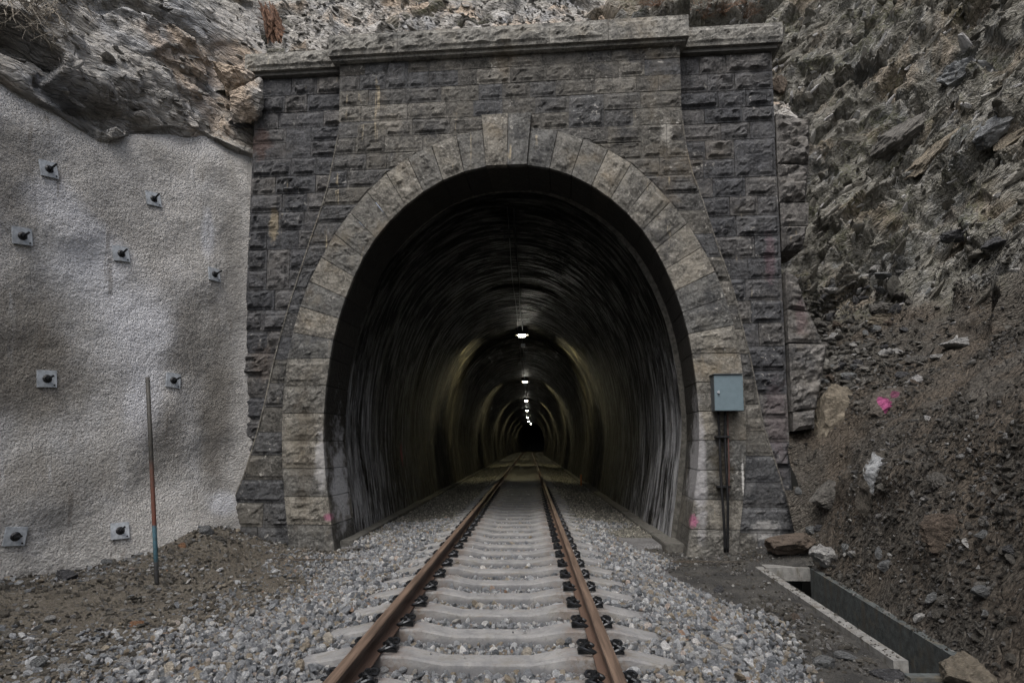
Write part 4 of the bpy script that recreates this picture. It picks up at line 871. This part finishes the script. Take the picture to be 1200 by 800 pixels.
place(57, 726, 13, 8, 'pale', 'pale stone on the brown earth left of the marker rod')
place(78, 783, 19, 9, 'pale', 'flat pale stone at the bottom edge on the left')
place(160, 731, 14, 9, 'orange', 'orange-brown stone on the earth left of the track')
place(108, 657, 17, 11, 'grey', 'blue-grey stone at the foot of the sprayed concrete')
place(126, 658, 12, 8, 'grey', 'smaller grey stone right beside the blue-grey one at the wall foot')
place(78, 675, 27, 12, 'dark', 'dark slab leaning at the foot of the sprayed concrete')
place(240, 622, 19, 11, 'grey', 'larger grey stone heaped in the corner by the left wing wall')
place(257, 631, 17, 9, 'mid', 'dark grey stone in the corner touching the left buttress')
place(214, 639, 9, 6, 'orange', 'small orange stone on the gravel by the corner')
place(270, 597, 16, 14, 'pale', 'pale lump of concrete where the wall meets the left buttress')
place(1040, 466, 44, 40, 'pink', 'brown rock with bright pink spray paint on the bank', rot=(0, -.5, 0), sink=.5, flat_=.5)
place(1030, 540, 66, 78, 'splash', 'brown boulder with a pale grey mortar splash on its face', sink=.7, flat_=.3, rot=(0, -.4, .3))
place(978, 474, 62, 76, 'tan', 'tall tan slab leaning in the bank beside the right wing', rot=(.1, .45, 0), sink=.5, flat_=.4)
place(946, 466, 44, 12, 'mid', 'long dark rock wedged between the wing wall and the leaning slab', rot=(0, -.45, 0))
place(1124, 402, 31, 12, 'pale', 'pale flat slab alone on the upper earth slope')
place(1027, 315, 16, 11, 'pale', 'pale block on the slope just above the rubble tongue')
place(1055, 318, 9, 6, 'pale', 'small pale stone right of the pale block above the rubble')
place(1036, 322, 24, 9, 'grey', 'flat grey stone below the pale block above the rubble')
place(1070, 421, 22, 9, 'mid', 'dark flat stone on the lower edge of the rubble tongue')
place(1060, 439, 17, 9, 'dark', 'bluish dark stone above the pink-painted rock')
place(1098, 418, 15, 6, 'pale', 'thin pale flake between the dark stone and the pale slab')
place(1037, 362, 27, 14, 'mid', 'brownish block in the middle of the rubble tongue')
place(1035, 373, 32, 13, 'tan', 'flat tan slab in the rubble below the brownish block')
place(1127, 278, 34, 13, 'dark', 'dark flat rock jutting from the slope under the cliff')
place(1170, 285, 30, 12, 'dark', 'dark ledge at the right edge under the cliff')
place(922, 556, 15, 19, 'pale', 'pale rounded stone at the base of the right wing wall')
place(935, 575, 9, 9, 'grey', 'small grey stone below the pale rounded one')
place(960, 618, 11, 9, 'dark', 'dark stone at the bank foot above the slab')
place(1100, 560, 30, 22, 'mid', 'earth-brown boulder half buried in the bank', sink=.55, flat_=.5)
place(1112, 612, 46, 40, 'brown', 'large earth-covered boulder bulging low from the bank', sink=.6, flat_=.4)
place(975, 575, 50, 40, 'mid', 'rough brown outcrop at the bank corner near the wing wall', sink=.5, flat_=.5)
place(1130, 88, 54, 22, 'grey', 'grey slab shelving out high on the cliff', rot=(0, .35, 0), sink=.4)
place(1165, 148, 50, 24, 'grey', 'slanting grey slab on the cliff below the shelving one', rot=(0, -.5, 0), sink=.4)
place(1190, 160, 44, 18, 'tan', 'tan slab edge on the cliff at the right edge', rot=(0, -.7, 0), sink=.4)
place(1050, 160, 60, 22, 'mid', 'long olive-grey bed of slate projecting from the cliff', rot=(0, -.8, 0), sink=.45)
place(1095, 175, 70, 18, 'tan', 'long rusty bed of slate below the olive-grey one', rot=(0, -.8, 0), sink=.45)
place(915, 100, 20, 22, 'brown', 'orange-brown lump beside the cornice end')
for k_, (px, py, Y_, sc3, lab) in enumerate(((286, 122, 9.95, (.3, .35, .5), 'tall grey rock wedged between the sprayed concrete and the left wing wall'), (272, 92, 10.1, (.4, .4, .33), 'grey rock just left of the left wing coping end'))):
    d = ray(px, py); q = CAM + d * (Y_ / d[1]); me = rock_mesh('rock', 900 + k_, 4, (1, 1, 1), fine=.1); me.materials.append(M_ROCK); o = bpy.data.objects.new('rock', me); COL.objects.link(o); o.location = q; o.scale = sc3; o.rotation_euler = (.1, .3, k_); tag(o, lab, 'rock')
lab_r = 'grey rubble stone lying in the tongue of scree'
for i in range(60):
    px = random.gauss(1000, 42); py = 330 + random.random() * 125
    if px < 925 or px > 1110: continue
    w_ = random.uniform(9, 20); place(px, py, w_, w_ * random.uniform(.4, .7), ck := random.choice(['grey', 'mid', 'mid', 'pale', 'dark', 'brown']), {'grey': 'blue-grey', 'mid': 'drab olive-grey', 'pale': 'pale whitish', 'dark': 'blackish', 'brown': 'reddish-brown'}[ck] + ' rubble stone lying in the tongue of scree', cat='rock', name='rubble_stone', rot=(random.gauss(0, .3), random.gauss(0, .4), random.uniform(0, 3)), group=('drab' if ck == 'mid' else ck) + ' rubble stones in the scree tongue', sub=2, sink=.1)

# ---------------------------------------------------------------- track
track = empty('railway_track', (0, 4, -.2), label='single railway track of rusty rails on concrete sleepers, running into the tunnel', cat='railway track')
def rel(o): o.parent = track; o.location = Vector(o.location) - track.location; return o
prof_r = [(-.0625, -.155), (.0625, -.155), (.0625, -.146), (.014, -.127), (.009, -.115), (.009, -.05), (.014, -.042), (.035, -.036), (.035, -.008), (.028, -.001), (.015, 0), (-.015, 0), (-.028, -.001), (-.035, -.008), (-.035, -.036), (-.014, -.042), (-.009, -.05), (-.009, -.115), (-.014, -.127), (-.0625, -.146)]
yr = arr((-6, 12, .5), (12, 90, 2), (90, 185, 2))
for sd_ in (-1, 1):
    V = []; F = []; n = len(prof_r)
    for y in yr:
        cxx = float(track_x(y)) + sd_ * .773
        V += [(cxx + a, y - 4, b_ + .2) for a, b_ in prof_r]
    for i in range(len(yr) - 1):
        for k in range(n): F.append((i * n + k, (i + 1) * n + k, (i + 1) * n + (k + 1) % n, i * n + (k + 1) % n))
    F.append(tuple(range(n)))
    o = mesh_obj('rail', V, F, M_RAIL, track); o.data.materials.append(M_HEAD)
    for pgn in o.data.polygons:
        if pgn.normal.z > .6 and pgn.center.z > .19: pgn.material_index = 1
# sleeper
def sleeper_mesh():
    xs = [-1.3, -1.28, -1.02, -.95, -.56, -.52, -.3, 0, .3, .52, .56, .95, 1.02, 1.28, 1.3]
    zt = [-.25, -.23, -.178, -.162, -.162, -.168, -.21, -.212, -.21, -.168, -.162, -.162, -.178, -.23, -.25]
    wt = [.075, .09, .095, .1, .1, .098, .085, .085, .085, .098, .1, .1, .095, .09, .075]
    V = []; F = []; n = 6
    for x, z, h in zip(xs, zt, wt):
        V += [(x, -.14, -.42), (x, -h - .012, z - .014), (x, -h, z), (x, h, z), (x, h + .012, z - .014), (x, .14, -.42)]
    for i in range(len(xs) - 1):
        for k in range(5): F.append((i * n + k, i * n + k + 1, (i + 1) * n + k + 1, (i + 1) * n + k))
    F += [tuple(range(n))[::-1], tuple((len(xs) - 1) * n + k for k in range(n))]
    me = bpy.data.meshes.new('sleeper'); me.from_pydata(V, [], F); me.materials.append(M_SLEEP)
    bm = bmesh.new(); bm.from_mesh(me); bmesh.ops.recalc_face_normals(bm, faces=bm.faces); bm.to_mesh(me); bm.free(); return me
sm = sleeper_mesh()
def clip_mesh():
    """sprung rail clip: two loops over the rail foot, centre bolt, guide plate"""
    b = MB(); pts = []
    ctrl = [(.02, -.02, .03), (.0, -.028, .012), (-.028, -.04, .004), (-.03, -.068, .004), (.01, -.078, .018), (.05, -.072, .035), (.075, -.05, .032), (.07, -.028, .02), (.045, -.02, .028), (.022, -.012, .04), (.012, 0, .044)]
    ctrl = ctrl + [(x, -y, z) for x, y, z in ctrl[::-1][1:]]
    for i in range(len(ctrl) - 1):
        for k in range(3):
            a, c_ = Vector(ctrl[i]), Vector(ctrl[i + 1]); pts.append(a.lerp(c_, k / 3))
    P_ = [sum((pts[max(0, min(len(pts) - 1, i + j))] for j in (-2, -1, 0, 1, 2)), Vector()) / 5 for i in range(len(pts))]
    b.tube(P_, .0085, 6); b.tube([(.03, 0, -.005), (.03, 0, .058)], .014, 6); b.tube([(.03, 0, .03), (.03, 0, .04)], .026, 8)
    b.box(.0, .075, -.03, .03, -.012, .006)
    me = bpy.data.meshes.new('rail_clip'); me.from_pydata(b.V, [], b.F); me.materials.append(M_CLIP); return me
cm = clip_mesh()
for k, y in enumerate(SLEEP_Y):
    if y > 128: break
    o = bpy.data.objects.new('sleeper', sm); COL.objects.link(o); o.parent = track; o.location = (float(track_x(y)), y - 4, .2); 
    o.location.z += random.uniform(-.004, .004); o.rotation_euler = (0, 0, random.uniform(-.004, .004))
    if 1.5 < y < 20:
        for s_ in (-1, 1):
            for i_ in (-1, 1):
                c_ = bpy.data.objects.new('rail_clip', cm); COL.objects.link(c_); c_.parent = o; c_.location = (s_ * .773 + i_ * .066, 0, -.15); c_.rotation_euler = (0, 0, 0 if i_ > 0 else math.pi); c_.scale = (1.2, 1.35, 1.3)

# ---------------------------------------------------------------- tunnel kerbs
for side, lab in ((-1, 'low concrete kerb along the foot of the left tunnel wall'), (1, 'low concrete kerb along the foot of the right tunnel wall')):
    e = empty('kerb', (side * 2.55, 10, -.4), label=lab, cat='kerb'); y = 10.0 if side < 0 else 9.7
    while y < 60:
        L = 1.2 if y < 25 else 5; x0, x1 = (-2.78, -2.52) if side < 0 else (2.38, 2.68)
        MB().box(x0 - side * 2.55 + random.uniform(-.006, .006), x1 - side * 2.55, y - 10 + .008, y - 10 + L - .008, 0, .13 + random.uniform(-.008, .008), .012).build('kerb_stone', M_KERB, e); y += L

# ---------------------------------------------------------------- drain on the right
dr_ = empty('drainage_trench', (3.3, 6.3, -.37), label='open concrete drainage trench with pale coping, between the dirt path and the bank', cat='drain')
def quadbox(P4, z0, z1, name, mat):
    V = [(x - 3.3, y - 6.3, z0 + .37) for x, y in P4] + [(x - 3.3, y - 6.3, z1 + .37) for x, y in P4]
    return mesh_obj(name, V, [(0, 3, 2, 1), (4, 5, 6, 7), (0, 1, 5, 4), (1, 2, 6, 5), (2, 3, 7, 6), (3, 0, 4, 7)], mat, dr_)
for y0, y1 in ((TY0 + .1, 5.45), (5.46, 6.85), (6.86, 8.42)):
    quadbox([(tl(y0) - .11, y0), (tl(y0), y0), (tl(y1), y1), (tl(y1) - .11, y1)], -1.1, -.348, 'coping_slab', M_CONC)
for y0, y1 in ((TY0, 5.55), (5.562, 6.75), (6.762, 8.28)):
    quadbox([(tr(y0), y0), (tr(y0) + .08, y0), (tr(y1) + .08, y1), (tr(y1), y1)], -1.15, -.34, 'wall_panel', M_CONCD)
quadbox([(tl(8.28) + .0, 8.28), (tr(8.28) + .0, 8.28), (tr(8.5), 8.5), (tl(8.5), 8.5)], -.50, -.335, 'lintel_slab', M_CONC)
quadbox([(tl(9) - .1, 9.0), (tr(9) + .1, 9.0), (tr(9.1) + .1, 9.1), (tl(9.1) - .1, 9.1)], -1.2, -.52, 'end_wall', M_CONCD)
quadbox([(tl(4) - .1, 4.0), (tr(4) + .2, 4.0), (tr(9) + .2, 9.0), (tl(9) - .1, 9.0)], -1.25, -1.1, 'trench_floor', M_CONCD)
quadbox([(tl(TY0) - .1, TY0 - .1), (tr(TY0) + .1, TY0 - .1), (tr(TY0) + .1, TY0), (tl(TY0) - .1, TY0)], -1.1, -.4, 'near_end_wall', M_CONCD)

# ---------------------------------------------------------------- rock bolts
def bolt(px, py, wpx, lab, tilt, proto=[None]):
    h = hit(px, py, BV_S)
    if h is None: print('bolt miss', px, py); return
    n = h[1]; n = n if n.x > 0 else -n
    # average normal: follow the big shape, not the grit
    hh = [hit(px + a, py + b_, BV_S) for a in (-9, 9) for b_ in (-9, 9)]; hh = [q for q in hh if q]
    if len(hh) == 4:
        n2 = (hh[3][0] - hh[0][0]).cross(hh[2][0] - hh[1][0]).normalized(); n = n2 if n2.x > 0 else -n2
    size = wpx * h[3] / FPX / max(.35, 1.0)
    e = empty('rock_bolt', h[0] + n * .02, 0, label=lab, cat='rock bolt', group='rock bolts in the sprayed concrete')
    z = Vector((0, 0, 1)); xax = z.cross(n).normalized(); M = Matrix((xax, n.cross(xax), n)).transposed().to_4x4()   # local z = out of the wall
    e.rotation_euler = (M @ Matrix.Rotation(tilt, 4, 'Z')).to_euler(); e.scale = (1.04,) * 3
    if proto[0] is None:
        pl_ = MB().box(-.105, .105, -.105, .105, -.012, .012, .004).build('plate', M_ZINC, e)
        pad = MB().box(-.115, .118, -.12, .112, -.1, -.0124, .03).build('mortar_pad', M_SHOT, e)
        dome = MB().tube([(0, 0, .01), (0, 0, .028)], [.055, .035], 12).tube([(0, 0, .028), (.0, .006, .055)], .028, 6).build('nut', M_BLACK, e)
        rod = MB().tube([(0, 0, .05), (.0, .02, .16)], .013, 8).build('threaded_rod', M_BLACK, e); proto[0] = (pl_, pad, dome, rod)
        hole = MB().tube([(.075, -.075, .0125), (.075, -.075, .016)], .011, 8).build('air_hole', M_BLACK, e); proto[0] += (hole,)
    else:
        for s_ in proto[0]: c_ = s_.copy(); c_.parent = e; COL.objects.link(c_)
for a in ((56, 199, 18, 'rock bolt plate highest on the sprayed concrete, at far left', .15), (179, 234, 17, 'rock bolt plate high on the wall, right of the highest one', .1), (25, 277, 19, 'rock bolt plate by the left edge, below the highest one', .12),
          (141, 298, 16, 'rock bolt plate in the middle of the upper wall', .12), (250, 322, 16, 'rock bolt plate nearest the left wing wall, below a lime trail', .02), (54, 444, 20, 'rock bolt plate on the brown stain at mid height on the left', .05),
          (202, 446, 18, 'rock bolt plate at mid height right of the marker rod', -.08), (17, 628, 21, 'rock bolt plate low in the left corner with crumbled mortar', -.1), (140, 622, 16, 'rock bolt plate low on the wall left of the rod foot', 0)):
    bolt(*a)

# ---------------------------------------------------------------- marker rod
t = NT('painted_rod', .6, .3); z = t.sep(t.obj())[2]
M_RODP = t.col(t.mix(t.rng(t.noise(t.obj(), 30, 4), .45, .6, 0, .35), t.ramp(t.rng(z, 0, 2.45, 0, 1, False), [(0, (.13, .13, .13)), (.1, (.14, .15, .16)), (.105, (.09, .19, .24)), (.265, (.09, .19, .24)), (.27, (.15, .055, .038)), (.52, (.1, .05, .038)), (.58, (.035, .035, .032))], 'LINEAR'), (.08, .07, .06)))
h = hit(184, 684, BV_G); g = h[0]; d0 = h[3]
top = Vector(CAM) + Vector(ray(173, 442)) * 1.0; kk_ = (g.y - CAM[1]) / (top.y - CAM[1]); tp = Vector(CAM) + (top - Vector(CAM)) * kk_
e = empty('marker_rod', g, label='thin leaning steel rod, rusty above and blue below, stuck in the earth by the wall', cat='marker rod')
v = tp - g; MB().tube([v * 0 - v.normalized() * .2, v * .33, v * .66, v], .024, 8).build('rod', M_RODP, e, True)

# ---------------------------------------------------------------- electrical cabinet and conduits
cb = empty('electrical_cabinet', pw(3.24, -.06, 1.74), -ALPHA, label='blue-grey metal electrical cabinet fixed to the arch stones on the right', cat='cabinet')
MB().box(-.2, .2, -.235, 0, 0, .53, .006).build('body', M_BOXS, cb)
dd = MB().box(-.205, .205, -.262, -.238, .0, .525, .006).build('door', M_BOX, cb)
MB().tube([(-.15, -.262, .27), (-.15, -.285, .27)], .017, 10).box(-.156, -.144, -.3, -.283, .25, .295).build('lock_handle', M_ZINC, dd)
MB().box(-.215, .215, -.285, .01, .532, .545, .003).build('rain_lid', M_BOXS, cb)
MB().tube([(.205, -.24, .08), (.205, -.24, .14)], .008, 6).tube([(.205, -.24, .4), (.205, -.24, .46)], .008, 6).build('hinge', M_BOXS, cb)
t = NT('rusty_pipe', .6); M_PIPE = t.col((.09, .045, .04))
for i, (s_, mt, lab) in enumerate(((3.12, M_BLACK, 'thick black conduit under the cabinet, left one of the pair'), (3.22, M_BLACK, 'thick black conduit under the cabinet, right one of the pair'), (3.27, M_PIPE, 'thin reddish cable beside the conduits under the cabinet'))):
    e_ = (.03, -.02, -.07)[i]
    pts = [(s_ + e_ * k_ + .006 * math.sin(k_ * 9 + i * 2), -.14 + .015 * math.sin(k_ * 7 + i), 1.74 - 2.05 * k_) for k_ in np.linspace(0, 1, 24)]
    tag(MB().tube([pw(*p) for p in pts], .02 if i < 2 else .009, 8).build('conduit', mt, None, True), lab, 'conduit')
for z_ in (1.35, .62):
    e = MB().box(3.07, 3.27, -.165, -.04, z_, z_ + .03, .003).build('pipe_clamp', M_BLACK); e.location = PX; e.rotation_euler = (0, 0, -ALPHA); tag(e, ('upper' if z_ > 1 else 'lower') + ' black clamp holding the conduits under the cabinet', 'clamp')
# ---------------------------------------------------------------- roots and dry scrub
def twig_mesh(n, L, spread, r0, up=.8, seed=1):
    rr = random.Random(seed); b = MB()
    for _ in range(n):
        a = rr.uniform(0, 6.28); d = Vector((math.cos(a) * spread, math.sin(a) * spread, up + rr.uniform(-.3, .3))).normalized(); p = Vector((rr.uniform(-.1, .1), rr.uniform(-.1, .1), 0)); pts = [p.copy()]
        l = L * rr.uniform(.5, 1.1)
        for k in range(5):
            d = (d + Vector((rr.gauss(0, .22), rr.gauss(0, .22), rr.gauss(0, .15)))).normalized(); p = p + d * l / 5; pts.append(p.copy())
        b.tube(pts, [r0 * (1 - .16 * k) for k in range(6)], 3, False)
        for k in (2, 3, 4):
            for _2 in range(2):
                d2 = (d + Vector((rr.gauss(0, .7), rr.gauss(0, .7), rr.gauss(0, .5)))).normalized(); b.tube([pts[k], pts[k] + d2 * l * .16, pts[k] + d2 * l * .3 + Vector((0, 0, -.02))], [r0 * .5, r0 * .4, r0 * .2], 3, False)
    return b
M_TWIG = simple('dry_twigs', (.17, .105, .07), .9, 0, .001, .35); M_ROOT = simple('pale_roots', (.2, .18, .15), .9, 0, .002, .35)
M_WOOD = simple('rotten_wood', (.13, .075, .05), .95, 0, .03, .6)
BV_H = bvh(outcrop, cliff); BV_L = bvh(lrock, outcrop)
tws = [twig_mesh(60, .75, 1.0, .006, .8, s_) for s_ in (1, 2)]
labs = ['tangled dry brown bush above the right end of the cornice, left clump', 'tangled dry brown bush above the right end of the cornice, middle clump', 'tangled dry brown bush above the right wing coping, right clump', 'low dry brown bush at the top edge right of centre']
for i, (px, py, s_) in enumerate(((823, 24, .8), (846, 18, .95), (872, 22, .8), (770, 8, .7))):
    h = hit(px, py, BV_H)
    if h: o = tws[i % 2].build('dry_bush', M_TWIG); o.location = h[0]; o.scale = (s_,) * 3; o.rotation_euler = (0, 0, i * 1.3); tag(o, labs[i], 'bush', 'dry bushes above the portal')
for i, (px, py, L) in enumerate(((40, 10, .9), (58, 25, .7), (22, 32, .7), (12, 5, .9), (75, 5, .6))):
    h = hit(px, py, BV_L)
    if h: o = twig_mesh(14, L, 1.0, .009, -.9, 40 + i).build('hanging_roots', M_ROOT); o.location = h[0] + Vector((.12, -.12, .1)); tag(o, ['thin pale roots dangling over a dark hollow at top left', 'short roots beside the dark hollow, right of the long ones', 'roots hanging lowest at the left edge', 'roots at the very top left corner', 'sparse roots right of the hollow at the top edge'][i], 'roots')
h = hit(318, 45, BV_L)
if h:
    b = MB(); rr = random.Random(5)
    for k in range(34):
        a = Vector((rr.uniform(-.3, .15), rr.uniform(-.15, .1), rr.uniform(.3, .85))); c_ = Vector((rr.uniform(.0, .5), rr.uniform(-.15, .1), rr.uniform(-.35, -.1)))
        b.tube([a.lerp(c_, q) + Vector((rr.gauss(0, .02), rr.gauss(0, .02), rr.gauss(0, .02))) for q in (0, .25, .5, .75, 1)], [.008, .03, .034, .026, .006], 5)
    o = b.build('tree_stump', M_WOOD); o.location = h[0] + Vector((0, -.08, 0)); tag(o, 'splintered rusty-brown stump wood in a cleft above the left wing coping', 'stump')
# bits inside the mouth
o = MB().tube([(0, 0, 0), (0, 0, .42)], .035, 8).build('marker_post', simple('orange_paint', (.45, .17, .06), .6)); o.location = (2.28, 24.0, -.3); tag(o, 'small orange post at the right tunnel wall beside the kerb', 'post')
